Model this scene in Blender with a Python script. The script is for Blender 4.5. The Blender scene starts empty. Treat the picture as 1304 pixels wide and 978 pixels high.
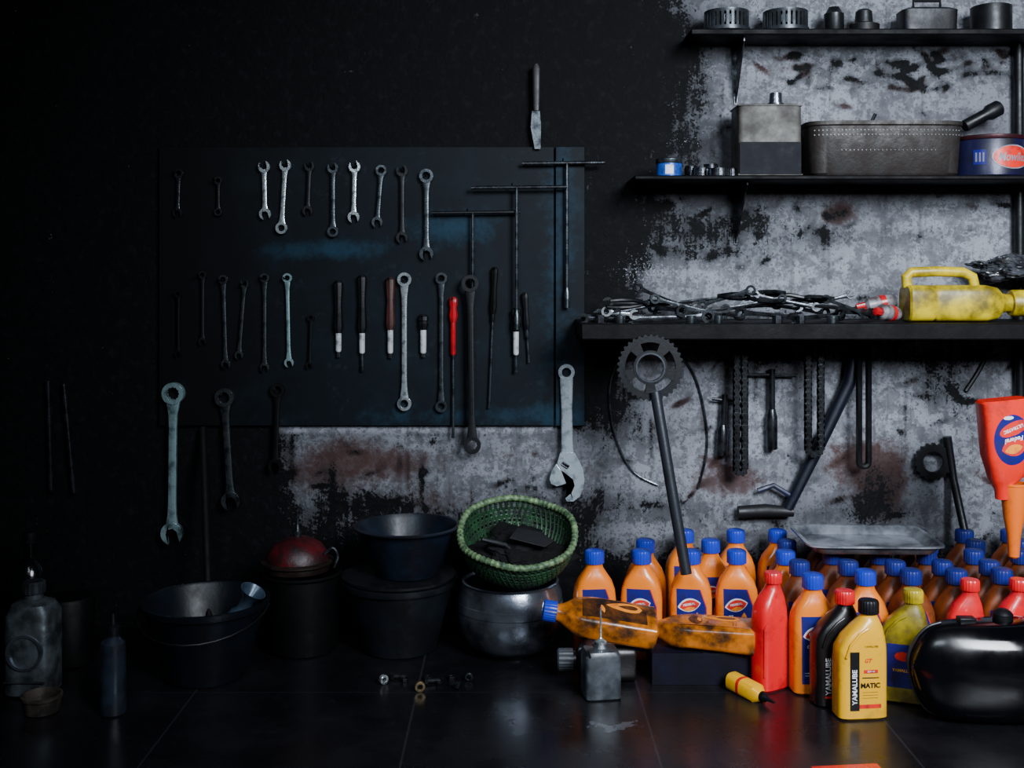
import bpy,bmesh,math,random
import numpy as np
from mathutils import Matrix,Vector,noise
random.seed(7)
F=1400.;D=2.52;H=.79;HY=350.
def P(px,py,d): return Vector(((px-652)*d/F, d-D, H-(py-HY)*d/F))
def FX(px,d): return Vector(((px-652)*d/F, d-D, 0))
def S(d): return d/F
C=bpy.context.scene.collection
# ---------------------------------------------------------------- materials
def nn(nt,t,**kw):
    n=nt.nodes.new(t)
    for k,v in kw.items(): setattr(n,k,v)
    return n
def mth(nt,op,a,b=None,c=None,clamp=False):
    n=nt.nodes.new('ShaderNodeMath');n.operation=op;n.use_clamp=clamp
    for i,v in enumerate((a,b,c)):
        if v is None: continue
        if isinstance(v,(int,float)): n.inputs[i].default_value=v
        else: nt.links.new(v,n.inputs[i])
    return n.outputs[0]
def mixc(nt,f,a,b):
    n=nt.nodes.new('ShaderNodeMix');n.data_type='RGBA'
    for i,v in ((0,f),(6,a),(7,b)):
        if isinstance(v,(int,float)): n.inputs[i].default_value=v
        elif isinstance(v,tuple): n.inputs[i].default_value=(*v,1) if len(v)==3 else v
        else: nt.links.new(v,n.inputs[i])
    return n.outputs[2]
def rng(nt,v,a,b,c=0,d=1,smooth=True):
    n=nt.nodes.new('ShaderNodeMapRange');n.interpolation_type='SMOOTHSTEP' if smooth else 'LINEAR'
    nt.links.new(v,n.inputs[0])
    for i,x in enumerate((a,b,c,d)): n.inputs[i+1].default_value=x
    return n.outputs[0]
def nse(nt,co,scale,detail=5,rough=.6,dist=0):
    n=nt.nodes.new('ShaderNodeTexNoise');n.inputs['Scale'].default_value=scale
    n.inputs['Detail'].default_value=detail;n.inputs['Roughness'].default_value=rough;n.inputs['Distortion'].default_value=dist
    nt.links.new(co,n.inputs['Vector']);return n.outputs[0]
def newmat(name):
    m=bpy.data.materials.new(name);m.use_nodes=True
    nt=m.node_tree;return m,nt,nt.nodes['Principled BSDF']
def M(name,col,rough=.5,metal=0,dirt=None,damt=.35,scale=25,bump=.15,coat=0,trans=0,spec=.5):
    m,nt,b=newmat(name)
    co=nn(nt,'ShaderNodeTexCoord').outputs['Object']
    n=nse(nt,co,scale)
    if dirt is None: dirt=tuple(c*.45 for c in col)
    f=rng(nt,n,.62-damt,.78-damt*.4,0,1)
    nt.links.new(mixc(nt,f,col,dirt),b.inputs['Base Color'])
    r=rng(nt,n,.3,.7,max(.03,rough-.1),min(1,rough+.15),False)
    nt.links.new(r,b.inputs['Roughness'])
    b.inputs['Metallic'].default_value=metal
    b.inputs['Coat Weight'].default_value=coat
    b.inputs['Coat Roughness'].default_value=.08
    b.inputs['Transmission Weight'].default_value=trans
    b.inputs['Specular IOR Level'].default_value=spec
    if bump:
        bp=nt.nodes.new('ShaderNodeBump');bp.inputs['Strength'].default_value=bump;bp.inputs['Distance'].default_value=.002
        nt.links.new(nse(nt,co,scale*4),bp.inputs['Height']);nt.links.new(bp.outputs[0],b.inputs['Normal'])
    return m
chrome=M('chrome_steel',(.78,.85,.88),.2,.8,(.12,.15,.17),.22,60)
teal=M('teal_steel',(.34,.52,.54),.28,.65,(.05,.085,.09),.22,30)
steel=M('dull_steel',(.13,.15,.165),.28,.85,(.014,.018,.022),.28,40)
dark=M('dark_steel',(.013,.015,.018),.40,.5,(.004,.004,.005),.3,30)
black=M('black_iron',(.003,.0034,.004),.5,.3,(.002,.002,.002),.3,30,spec=.2)
blackpl=M('black_plastic',(.004,.0045,.006),.4,0,(.008,.008,.008),.1,30,spec=.3)
bluepl=M('blue_black_plastic',(.004,.0065,.011),.36,0,(.002,.003,.0045),.3,14,.25,spec=.28)
greypl=M('grey_black_plastic',(.008,.0105,.014),.42,0,(.0025,.003,.004),.32,14,.25,spec=.28)
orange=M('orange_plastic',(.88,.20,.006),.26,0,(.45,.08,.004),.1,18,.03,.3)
orangedk=M('shaded_orange_plastic',(.26,.050,.003),.45,0,(.08,.016,.002),.25,18,.03)  # darker copy of the orange: shade of the rear rows put into the colour
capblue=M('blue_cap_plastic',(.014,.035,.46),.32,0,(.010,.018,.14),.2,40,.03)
capdk=M('shaded_blue_cap',(.008,.016,.19),.42,0,(.006,.010,.06),.25,40,.03)  # cap blue darkened likewise, shade among the rear bottles painted in
navy=M('navy_label',(.012,.012,.17),.3,0,(.008,.008,.08),.2,40,0)
white=M('white_print',(.75,.76,.8),.5,0,(.4,.4,.42),.15,60,0)
redp=M('red_print',(.75,.02,.01),.4,0,(.35,.010,.01),.15,60,0)
orangep=M('flame_print',(.95,.28,.02),.4,0,(.6,.12,.01),.15,60,0)
blackp=M('black_print',(.004,.004,.005),.35,0,None,.1,60,0)
redpl=M('red_plastic',(.75,.006,.014),.26,0,(.34,.004,.008),.12,18,.03,.2)
redhot=M('scarlet_plastic',(.85,.022,.010),.28,0,(.45,.012,.006),.12,18,.03,.2)
yellow=M('yellow_plastic',(.86,.43,.003),.26,0,(.5,.24,.003),.1,18,.03,.25)
yellowd=M('dirty_yellow_plastic',(.60,.44,.004),.34,0,(.12,.085,.004),.25,18,.1)
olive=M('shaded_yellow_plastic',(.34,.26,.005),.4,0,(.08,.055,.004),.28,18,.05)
blackoil=M('black_bottle_plastic',(.006,.005,.005),.28,0,None,.1,30,.03)
alu=M('aluminium',(.46,.51,.59),.20,.92,(.08,.09,.115),.30,12,.3)
tin=M('grimy_tin',(.07,.08,.095),.42,.5,(.014,.016,.019),.36,22,.3)
boxt=M('brown_grey_tin',(.038,.036,.035),.5,.35,(.016,.011,.009),.38,30,.4)
tind=M('dark_tin',(.016,.017,.020),.45,.5,(.006,.006,.007),.34,18,.3)
green=M('green_plastic',(.018,.068,.026),.5,0,(.006,.018,.009),.32,30,.1)
maroon=M('maroon_enamel',(.085,.004,.007),.42,0,(.010,.002,.003),.36,26,.5,.0)
gloss=M('gloss_black_paint',(.0015,.0015,.0025),.16,0,(.002,.002,.003),.3,8,0,.15)
wood=M('dark_wood',(.005,.0045,.0045),.6,0,(.003,.0025,.0025),.3,30,.2,spec=.15)
blacksh=M('sooty_board',(.0028,.0028,.0035),.55,0,(.0015,.0015,.002),.3,20,.3,spec=.12)
purple=M('purple_carton',(.005,.0045,.017),.6,0,(.002,.002,.005),.35,15,.2,spec=.2)
bag=M('grey_plastic_bag',(.06,.065,.075),.22,0,(.015,.015,.018),.3,20,.4)
rag=M('oily_rag',(.005,.0055,.0065),.8,0,(.003,.003,.003),.35,25,.6,spec=.2)
bluecan=M('blue_can_paint',(.02,.10,.55),.3,.2,(.008,.03,.12),.2,40,.1)
brown=M('brown_wood',(.06,.018,.014),.45,0,(.015,.006,.005),.25,30,.1)
gre=M('greasy_steel',(.065,.072,.082),.26,.8,(.008,.008,.01),.3,40)
# ---------------------------------------------------------------- mesh builder
class MB:
    def __init__(s): s.bm=bmesh.new()
    def add(s,verts,faces,mat=0,T=None):
        vs=[s.bm.verts.new((T@Vector(v)) if T is not None else Vector(v)) for v in verts]
        for f in faces:
            try:
                q=s.bm.faces.new([vs[i] for i in f]);q.material_index=mat
            except ValueError: pass
        return s
    def prism(s,pts,y0,y1,mat=0,T=None):
        n=len(pts);v=[(x,y0,z) for x,z in pts]+[(x,y1,z) for x,z in pts]
        f=[tuple(range(n)),tuple(range(2*n-1,n-1,-1))]+[(i,i+n,(i+1)%n+n,(i+1)%n) for i in range(n)]
        return s.add(v,f,mat,T)
    def annulus(s,cx,cz,ro,ri,y0,y1,n=28,mat=0,T=None,ni=None):
        v=[];f=[]
        for i in range(n):
            a=2*math.pi*i/n;k=1
            if ni: k=1+.07*math.cos(a*ni)
            for r,y in((ro,y0),(ro,y1),(ri*k,y1),(ri*k,y0)):
                v.append((cx+r*math.cos(a),y,cz+r*math.sin(a)))
        for i in range(n):
            j=(i+1)%n
            for k in range(4):
                f.append((4*i+k,4*i+(k+1)%4,4*j+(k+1)%4,4*j+k))
        return s.add(v,f,mat,T)
    def rings(s,rs,c0=True,c1=True,mat=0,T=None,loop=False):
        n=len(rs[0]);v=[p for r in rs for p in r];f=[]
        m=len(rs)
        for k in range(m if loop else m-1):
            k2=(k+1)%m
            for i in range(n):
                j=(i+1)%n
                f.append((k*n+i,k*n+j,k2*n+j,k2*n+i))
        if not loop:
            if c0:f.append(tuple(range(n-1,-1,-1)))
            if c1:f.append(tuple((m-1)*n+i for i in range(n)))
        return s.add(v,f,mat,T)
    def lathe(s,prof,n=32,mat=0,T=None,rib=0,ribn=0):
        rs=[]
        for r,z in prof:
            r=max(r,1e-5)
            rs.append([((r*(1+(rib*math.cos(ribn*2*math.pi*i/n) if rib else 0)))*math.cos(2*math.pi*i/n),(r*(1+(rib*math.cos(ribn*2*math.pi*i/n) if rib else 0)))*math.sin(2*math.pi*i/n),z) for i in range(n)])
        return s.rings(rs,True,True,mat,T)
    def tube(s,pts,r,n=10,closed=False,mat=0,T=None,ry=None):
        pts=[Vector(p) for p in pts];m=len(pts);rs=[];nv=None
        for i in range(m):
            if closed: t=pts[(i+1)%m]-pts[i-1]
            else: t=pts[min(i+1,m-1)]-pts[max(i-1,0)]
            t.normalize()
            if nv is None:
                nv=t.cross(Vector((0,1,0)))
                if nv.length<.1: nv=t.cross(Vector((1,0,0)))
            nv=(nv-t*nv.dot(t)).normalized();bv=t.cross(nv)
            rr=r[i] if isinstance(r,(list,tuple)) else r
            r2=rr if ry is None else ry
            rs.append([pts[i]+nv*rr*math.cos(2*math.pi*k/n)+bv*r2*math.sin(2*math.pi*k/n) for k in range(n)])
        return s.rings(rs,True,True,mat,T,closed)
    def box(s,c,sz,mat=0,T=None):
        x,y,z=c;a,b,h=sz[0]/2,sz[1]/2,sz[2]/2
        v=[(x+i*a,y+j*b,z+k*h) for i in(-1,1) for j in(-1,1) for k in(-1,1)]
        f=[(0,1,3,2),(4,6,7,5),(0,4,5,1),(2,3,7,6),(0,2,6,4),(1,5,7,3)]
        return s.add(v,f,mat,T)
    def loft(s,secs,n=36,mat=0,T=None):
        """secs: (z,hw,hd,cx,exp)"""
        rs=[]
        for z,a,b,cx,e in secs:
            ring=[]
            for i in range(n):
                t=2*math.pi*i/n;c,sn=math.cos(t),math.sin(t)
                ring.append((cx+a*math.copysign(abs(c)**(2/e),c),b*math.copysign(abs(sn)**(2/e),sn),z))
            rs.append(ring)
        return s.rings(rs,True,True,mat,T)
    def obj(s,name,mats,parent=None,loc=(0,0,0),rot=(0,0,0),bevel=0,label=None,cat=None,group=None,angle=35):
        bm=s.bm
        big=[f for f in bm.faces if len(f.verts)>4]
        if big: bmesh.ops.triangulate(bm,faces=big,ngon_method='EAR_CLIP')
        bmesh.ops.recalc_face_normals(bm,faces=bm.faces[:])
        for f in bm.faces:f.smooth=True
        for e in bm.edges:
            if len(e.link_faces)==2 and e.calc_face_angle(0)>math.radians(angle): e.smooth=False
        me=bpy.data.meshes.new(name);bm.to_mesh(me);bm.free()
        if not isinstance(mats,(list,tuple)):mats=[mats]
        for m in mats:me.materials.append(m)
        o=bpy.data.objects.new(name,me);C.objects.link(o)
        o.location=loc;o.rotation_euler=rot
        if parent:o.parent=parent
        if bevel:
            b=o.modifiers.new('bevel','BEVEL');b.width=bevel;b.segments=2;b.limit_method='ANGLE';b.angle_limit=math.radians(50)
        if label:o['label']=label
        if cat:o['category']=cat
        if group:o['group']=group
        return o
def thing(name,label,cat,loc=(0,0,0),rot=(0,0,0),group=None):
    o=bpy.data.objects.new(name,None);C.objects.link(o);o.location=loc;o.rotation_euler=rot
    o.empty_display_size=.05
    o['label']=label;o['category']=cat
    if group:o['group']=group
    return o
def dup(root,loc,rot=None,label=None):
    r=root.copy();C.objects.link(r);r.location=loc
    if rot is not None:r.rotation_euler=rot
    if label:r['label']=label
    for ch in root.children:
        c=ch.copy();C.objects.link(c);c.parent=r
    return r
def text2d(txt,size,bold=0):
    cu=bpy.data.curves.new('t','FONT');cu.body=txt;cu.size=size;cu.align_x='CENTER';cu.align_y='CENTER';cu.offset=bold;cu.resolution_u=3
    ob=bpy.data.objects.new('t',cu);C.objects.link(ob)
    bpy.context.view_layer.update()
    me=bpy.data.meshes.new_from_object(ob.evaluated_get(bpy.context.evaluated_depsgraph_get()))
    v=[(q.co.x,q.co.y) for q in me.vertices];f=[tuple(p.vertices) for p in me.polygons]
    bpy.data.objects.remove(ob);bpy.data.curves.remove(cu);bpy.data.meshes.remove(me)
    return v,f
def decal_text(mb,txt,size,cx,cz,rot,fn,eps,mat,bold=0,shear=0,sx=1):
    v,f=text2d(txt,size,bold);c,s=math.cos(rot),math.sin(rot);o=[]
    for x,y in v:
        x=(x+shear*y)*sx
        X=cx+x*c-y*s;Z=cz+x*s+y*c
        o.append((X,fn(X,Z)-eps,Z))
    mb.add(o,f,mat)
def decal_patch(mb,z0,z1,lf,rf,fn,eps,mat,nu=10,nv=10):
    v=[];f=[]
    for j in range(nv+1):
        z=z0+(z1-z0)*j/nv;l,r=lf(z),rf(z)
        for i in range(nu+1):
            x=l+(r-l)*i/nu;v.append((x,fn(x,z)-eps,z))
    for j in range(nv):
        for i in range(nu):
            a=j*(nu+1)+i;f.append((a,a+1,a+nu+2,a+nu+1))
    mb.add(v,f,mat)
def decal_fan(mb,cx,cz,rad,fn,eps,mat,n=40,rings_=3):
    v=[(cx,fn(cx,cz)-eps,cz)];f=[]
    for k in range(1,rings_+1):
        for i in range(n):
            a=2*math.pi*i/n;x,z=rad(a);x*=k/rings_;z*=k/rings_
            v.append((cx+x,fn(cx+x,cz+z)-eps,cz+z))
    for i in range(n):
        f.append((0,1+i,1+(i+1)%n))
        for k in range(rings_-1):
            a=1+k*n+i;b=1+k*n+(i+1)%n;f.append((a,b,b+n,a+n))
    mb.add(v,f,mat)
def ellip(cx,cz,a,b):
    h=lambda z:a*math.sqrt(max(0,1-((z-cz)/b)**2))
    return (cz-b,cz+b,lambda z:cx-h(z),lambda z:cx+h(z))
def ell(a_,b_,rt=0):
    return lambda t:(a_*math.cos(t)*math.cos(rt)-b_*math.sin(t)*math.sin(rt),a_*math.cos(t)*math.sin(rt)+b_*math.sin(t)*math.cos(rt))
def lens(a_,b_,rt=0):
    def f(t):
        x=a_*math.cos(t);z=b_*math.sin(t)*abs(math.sin(t))**.7
        return (x*math.cos(rt)-z*math.sin(rt),x*math.sin(rt)+z*math.cos(rt))
    return f
def drop(cx,cz,a,b):
    def h(z):
        t=(z-(cz-b))/(2*b);t=min(max(t,0),1)
        return a*math.sqrt(max(0,t*3))*(1-t)**.9*1.15
    return (cz-b,cz+b,lambda z:cx-h(z),lambda z:cx+h(z))
def frontfn(secs):
    def fn(x,z):
        for k in range(len(secs)-1):
            if secs[k][0]<=z<=secs[k+1][0] or k==len(secs)-2:
                a,b=secs[k],secs[k+1];t=(z-a[0])/(b[0]-a[0]+1e-9);t=min(max(t,0),1)
                hw,hd,cx,e=[a[i]+(b[i]-a[i])*t for i in(1,2,3,4)]
                u=min(abs((x-cx)/hw),.999)
                return -hd*(1-u**e)**(1/e)
        return 0
    return fn
# ---------------------------------------------------------------- room
def wall_back():
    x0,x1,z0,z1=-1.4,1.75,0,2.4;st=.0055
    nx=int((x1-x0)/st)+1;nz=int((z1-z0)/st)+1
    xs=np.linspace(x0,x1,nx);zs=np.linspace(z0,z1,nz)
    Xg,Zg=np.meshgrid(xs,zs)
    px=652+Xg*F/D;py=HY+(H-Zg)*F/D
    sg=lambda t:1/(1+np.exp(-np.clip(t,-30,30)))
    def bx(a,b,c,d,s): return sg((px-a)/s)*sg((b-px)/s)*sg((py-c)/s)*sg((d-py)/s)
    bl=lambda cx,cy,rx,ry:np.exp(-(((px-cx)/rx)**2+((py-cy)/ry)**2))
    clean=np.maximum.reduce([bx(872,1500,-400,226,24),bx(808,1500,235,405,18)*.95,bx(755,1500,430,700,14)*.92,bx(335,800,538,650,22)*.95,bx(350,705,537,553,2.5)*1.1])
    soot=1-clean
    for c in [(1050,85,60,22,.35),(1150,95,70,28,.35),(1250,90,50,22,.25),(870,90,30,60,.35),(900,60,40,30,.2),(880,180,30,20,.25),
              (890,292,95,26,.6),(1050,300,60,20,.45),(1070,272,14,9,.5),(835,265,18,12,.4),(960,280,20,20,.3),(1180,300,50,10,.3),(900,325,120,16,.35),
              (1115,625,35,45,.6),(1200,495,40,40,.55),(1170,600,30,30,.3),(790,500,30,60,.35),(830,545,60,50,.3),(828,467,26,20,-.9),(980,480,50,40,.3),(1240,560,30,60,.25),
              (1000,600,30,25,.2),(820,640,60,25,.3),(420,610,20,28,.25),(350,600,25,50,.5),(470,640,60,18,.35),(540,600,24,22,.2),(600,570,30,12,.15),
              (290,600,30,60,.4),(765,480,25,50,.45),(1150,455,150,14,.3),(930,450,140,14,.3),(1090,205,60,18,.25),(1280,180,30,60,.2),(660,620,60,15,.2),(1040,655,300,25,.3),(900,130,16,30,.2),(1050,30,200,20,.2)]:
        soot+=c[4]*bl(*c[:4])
    rs=random.Random(11);rust=np.zeros_like(px)
    for k in range(260):
        zone=rs.choice([(870,1330,0,215),(800,1330,240,380),(760,1330,440,690),(320,760,548,680),(1000,1290,65,115),(1000,1290,65,115),(760,1330,440,690)])
        cx=rs.uniform(zone[0],zone[1]);cy=rs.uniform(zone[2],zone[3]);a=rs.uniform(-.9,.9);l=rs.uniform(4,16);w_=rs.uniform(2.5,5);am=rs.uniform(.2,.5)
        u=(px-cx)*math.cos(a)+(py-cy)*math.sin(a);v=-(px-cx)*math.sin(a)+(py-cy)*math.cos(a)
        g=am*np.exp(-((u/l)**2+(v/w_)**2)**1.2)
        soot+=g
        if rs.random()<.4: rust+=g*2
    for k in range(80):
        zone=rs.choice([(870,1330,60,200),(800,1330,240,330),(760,1330,440,560),(320,760,545,600)])
        cx=rs.uniform(zone[0],zone[1]);cy=rs.uniform(zone[2],zone[3]);l=rs.uniform(20,70)
        g=rs.uniform(.12,.32)*np.exp(-(((px-cx)/3)**2))*sg((py-cy)/4)*sg((cy+l-py)/10)
        soot+=g;rust+=g
    for c in [(400,600,60,35,.8),(500,590,70,26,.85),(440,565,40,20,.45),(640,580,50,14,.4),(930,610,50,26,.95),(1100,590,60,40,.9),(1125,630,30,40,1.),(990,90,40,12,.5),
              (760,600,40,30,.45),(870,540,60,40,.45),(1070,272,24,18,1.),(830,262,30,18,.8),(1250,600,40,30,.5),(560,640,90,20,.6),(870,130,40,30,.4)]:
        rust+=c[4]*bl(*c[:4])
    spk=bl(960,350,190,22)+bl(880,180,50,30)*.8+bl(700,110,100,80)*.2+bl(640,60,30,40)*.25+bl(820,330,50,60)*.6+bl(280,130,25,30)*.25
    verts=np.stack([Xg.ravel(),np.zeros(nx*nz),Zg.ravel()],1)
    idx=np.arange(nx*nz).reshape(nz,nx)
    faces=np.stack([idx[:-1,:-1],idx[:-1,1:],idx[1:,1:],idx[1:,:-1]],-1).reshape(-1,4)
    me=bpy.data.meshes.new('wall_back');me.from_pydata(verts.tolist(),[],faces.tolist())
    at=me.attributes.new('stain','FLOAT_COLOR','POINT')
    col=np.stack([soot.ravel(),rust.ravel(),spk.ravel(),np.ones(nx*nz)],1).astype(np.float32)
    at.data.foreach_set('color',col.ravel())
    o=bpy.data.objects.new('wall_back',me);C.objects.link(o);o['kind']='structure'
    m,nt,b=newmat('sooty_plaster');me.materials.append(m)
    a=nn(nt,'ShaderNodeAttribute',attribute_name='stain')
    sp=nt.nodes.new('ShaderNodeSeparateColor');nt.links.new(a.outputs['Color'],sp.inputs[0])
    co=nn(nt,'ShaderNodeTexCoord').outputs['Object']
    mp=nt.nodes.new('ShaderNodeMapping');mp.inputs['Scale'].default_value=(1,1,.10);nt.links.new(co,mp.inputs[0])
    n1=nse(nt,co,9,10,.68);n2=nse(nt,co,42,9,.68);n3=nse(nt,co,170,4,.7);n4=nse(nt,co,2.5,4,.5);n5=nse(nt,mp.outputs[0],60,5,.6)
    n6=nse(nt,co,18,12,.72,.4);n7=nse(nt,co,90,6,.6)
    s1=mth(nt,'MULTIPLY_ADD',mth(nt,'SUBTRACT',n1,.5),.8,sp.outputs[0])
    s2=mth(nt,'MULTIPLY_ADD',mth(nt,'SUBTRACT',n2,.5),1.0,s1)
    s2=mth(nt,'MULTIPLY_ADD',mth(nt,'SUBTRACT',n5,.5),.7,s2)
    s3=mth(nt,'MULTIPLY_ADD',mth(nt,'SUBTRACT',n3,.5),1.0,s2)
    pl=mixc(nt,rng(nt,n2,.40,.62),(.155,.16,.18),(.10,.102,.115))
    chip=mth(nt,'MULTIPLY_ADD',mth(nt,'SUBTRACT',n7,.5),.6,n6)
    pl=mixc(nt,rng(nt,chip,.455,.56),pl,(.255,.27,.305))
    pl=mixc(nt,rng(nt,n7,.58,.65,0,.7),pl,(.045,.044,.05))
    pl=mixc(nt,rng(nt,n3,.60,.67,0,.8),pl,(.03,.03,.034))
    pl=mixc(nt,rng(nt,n3,.37,.33,0,.5),pl,(.36,.375,.41))
    pl=mixc(nt,rng(nt,n5,.56,.70,0,.5),pl,(.06,.05,.048))
    pl=mixc(nt,rng(nt,n4,.42,.7,0,.6),pl,(.07,.068,.08))
    r1=mth(nt,'MULTIPLY_ADD',mth(nt,'SUBTRACT',n1,.5),1.1,sp.outputs[1])
    r1=mth(nt,'MULTIPLY_ADD',mth(nt,'SUBTRACT',n2,.5),1.1,r1)
    pl=mixc(nt,rng(nt,r1,.25,.90,0,.88),pl,(.052,.022,.018))
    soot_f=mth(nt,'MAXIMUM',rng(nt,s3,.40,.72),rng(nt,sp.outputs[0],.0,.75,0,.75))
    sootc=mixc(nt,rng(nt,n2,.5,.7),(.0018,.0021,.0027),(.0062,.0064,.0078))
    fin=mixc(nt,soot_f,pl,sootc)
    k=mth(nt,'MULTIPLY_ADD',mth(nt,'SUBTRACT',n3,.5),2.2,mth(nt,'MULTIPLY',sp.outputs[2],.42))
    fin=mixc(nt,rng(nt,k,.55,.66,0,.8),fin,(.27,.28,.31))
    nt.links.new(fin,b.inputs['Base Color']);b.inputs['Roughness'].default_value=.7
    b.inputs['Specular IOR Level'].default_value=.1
    bp=nt.nodes.new('ShaderNodeBump');bp.inputs['Strength'].default_value=.6;bp.inputs['Distance'].default_value=.004
    nt.links.new(chip,bp.inputs['Height']);nt.links.new(bp.outputs[0],b.inputs['Normal'])
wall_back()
darkwall=M('dark_wall_paint',(.003,.0035,.0045),.8,0,(.0015,.0015,.002),.3,6,.3,spec=.1)
def slab(name,c,sz,mat):
    o=MB().box(c,sz).obj(name,mat);o['kind']='structure';return o
slab('wall_left',(-1.44,-1.6,1.2),(.08,3.3,2.4),darkwall)
slab('ceiling',(.175,-1.6,2.44),(3.3,3.3,.08),darkwall)
m,nt,b=newmat('dark_tile_floor')
co=nn(nt,'ShaderNodeTexCoord').outputs['Object']
sx=nt.nodes.new('ShaderNodeSeparateXYZ');nt.links.new(co,sx.inputs[0])
n1=nse(nt,co,5,8,.65);n2=nse(nt,co,40,6,.7)
def joint(o,off,T=.42,w=.004):
    f=mth(nt,'FRACT',mth(nt,'DIVIDE',mth(nt,'ADD',o,off),T))
    d=mth(nt,'ABSOLUTE',mth(nt,'SUBTRACT',f,.5))
    return rng(nt,d,.5-w*1.6,.5-w*.6)
j=mth(nt,'MAXIMUM',joint(sx.outputs[0],.60+4.2),mth(nt,'MULTIPLY',joint(sx.outputs[1],.86+4.2),.5))
col=mixc(nt,rng(nt,n1,.4,.7),(.0050,.0047,.006),(.0095,.0088,.011))
col=mixc(nt,rng(nt,n2,.58,.75,0,.6),col,(.018,.018,.021))
col=mixc(nt,mth(nt,'MULTIPLY',j,.8),col,(.022,.023,.029))
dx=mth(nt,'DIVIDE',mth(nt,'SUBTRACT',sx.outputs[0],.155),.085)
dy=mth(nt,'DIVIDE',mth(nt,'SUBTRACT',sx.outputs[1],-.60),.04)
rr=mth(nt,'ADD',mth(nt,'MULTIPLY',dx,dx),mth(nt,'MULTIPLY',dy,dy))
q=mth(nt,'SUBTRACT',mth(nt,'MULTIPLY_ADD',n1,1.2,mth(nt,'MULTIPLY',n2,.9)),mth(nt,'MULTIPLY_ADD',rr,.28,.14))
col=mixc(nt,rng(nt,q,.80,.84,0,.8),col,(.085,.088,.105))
nt.links.new(col,b.inputs['Base Color'])
nt.links.new(rng(nt,n1,.3,.7,.16,.40,False),b.inputs['Roughness'])
b.inputs['Specular IOR Level'].default_value=.5
bp=nt.nodes.new('ShaderNodeBump');bp.inputs['Strength'].default_value=.2;bp.inputs['Distance'].default_value=.002
nt.links.new(n2,bp.inputs['Height']);nt.links.new(bp.outputs[0],b.inputs['Normal'])
slab('floor',(.175,-1.6,-.04),(3.3,3.3,.08),m)
# ---------------------------------------------------------------- tool board
bm_,nt,b=newmat('navy_black_board')
co=nn(nt,'ShaderNodeTexCoord').outputs['Object']
sx=nt.nodes.new('ShaderNodeSeparateXYZ');nt.links.new(co,sx.inputs[0])
n1=nse(nt,co,6,8,.68);n2=nse(nt,co,34,7,.7)
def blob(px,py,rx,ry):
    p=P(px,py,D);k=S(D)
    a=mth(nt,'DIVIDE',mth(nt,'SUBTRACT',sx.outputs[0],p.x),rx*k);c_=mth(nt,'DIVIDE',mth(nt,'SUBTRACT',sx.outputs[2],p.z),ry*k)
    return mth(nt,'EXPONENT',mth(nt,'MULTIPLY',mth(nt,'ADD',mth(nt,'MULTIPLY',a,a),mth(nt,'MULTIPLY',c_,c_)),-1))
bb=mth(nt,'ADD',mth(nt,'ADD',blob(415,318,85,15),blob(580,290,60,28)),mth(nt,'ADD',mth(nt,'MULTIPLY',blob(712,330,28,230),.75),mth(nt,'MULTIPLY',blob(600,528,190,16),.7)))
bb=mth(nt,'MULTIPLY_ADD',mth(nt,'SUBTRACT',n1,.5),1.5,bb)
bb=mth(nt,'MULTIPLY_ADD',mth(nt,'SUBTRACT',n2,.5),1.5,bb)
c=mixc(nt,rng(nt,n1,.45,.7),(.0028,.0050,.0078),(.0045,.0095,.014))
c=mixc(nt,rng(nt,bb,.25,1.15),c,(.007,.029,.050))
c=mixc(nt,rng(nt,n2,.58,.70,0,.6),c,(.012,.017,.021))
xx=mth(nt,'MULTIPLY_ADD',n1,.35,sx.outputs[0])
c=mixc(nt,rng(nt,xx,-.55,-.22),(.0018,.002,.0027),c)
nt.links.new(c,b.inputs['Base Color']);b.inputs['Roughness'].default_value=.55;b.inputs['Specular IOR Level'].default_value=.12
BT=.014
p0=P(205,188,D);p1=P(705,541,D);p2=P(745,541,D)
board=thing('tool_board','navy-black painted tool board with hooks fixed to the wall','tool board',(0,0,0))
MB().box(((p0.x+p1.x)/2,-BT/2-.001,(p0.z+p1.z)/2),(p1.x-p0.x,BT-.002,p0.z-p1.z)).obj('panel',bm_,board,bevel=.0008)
MB().box(((p1.x+p2.x)/2+.001,-BT/2-.003,(p0.z+p2.z)/2),(p2.x-p1.x-.006,BT+.002,p0.z-p2.z)).obj('side_batten',bm_,board,bevel=.001)
hk=None
def hook(px,py):
    global hk
    p=P(px,py,D)
    if hk is None:
        hk=MB().tube([(0,0,0),(0,-.026,0),(0,-.030,.003)],.0016,6).obj('hook',dark,board)
        h=hk
    else:
        h=hk.copy();C.objects.link(h)
    h.location=(p.x,-BT,p.z)
nl=None
def nail(px,py):
    global nl
    p=P(px,py,D)
    if nl is None:
        nl=MB().lathe([(.0015,0),(.0015,.028),(.0035,.0285),(.0035,.0295)],10,T=Matrix.Rotation(math.pi/2,4,'X')).obj('nail',dark,label='small dark nail driven into the plaster wall',cat='nail',group='nails in the wall');h=nl
    else: h=nl.copy();C.objects.link(h)
    h.location=(p.x,-.0005,p.z)
OFF=.024
TD=D-OFF
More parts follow.
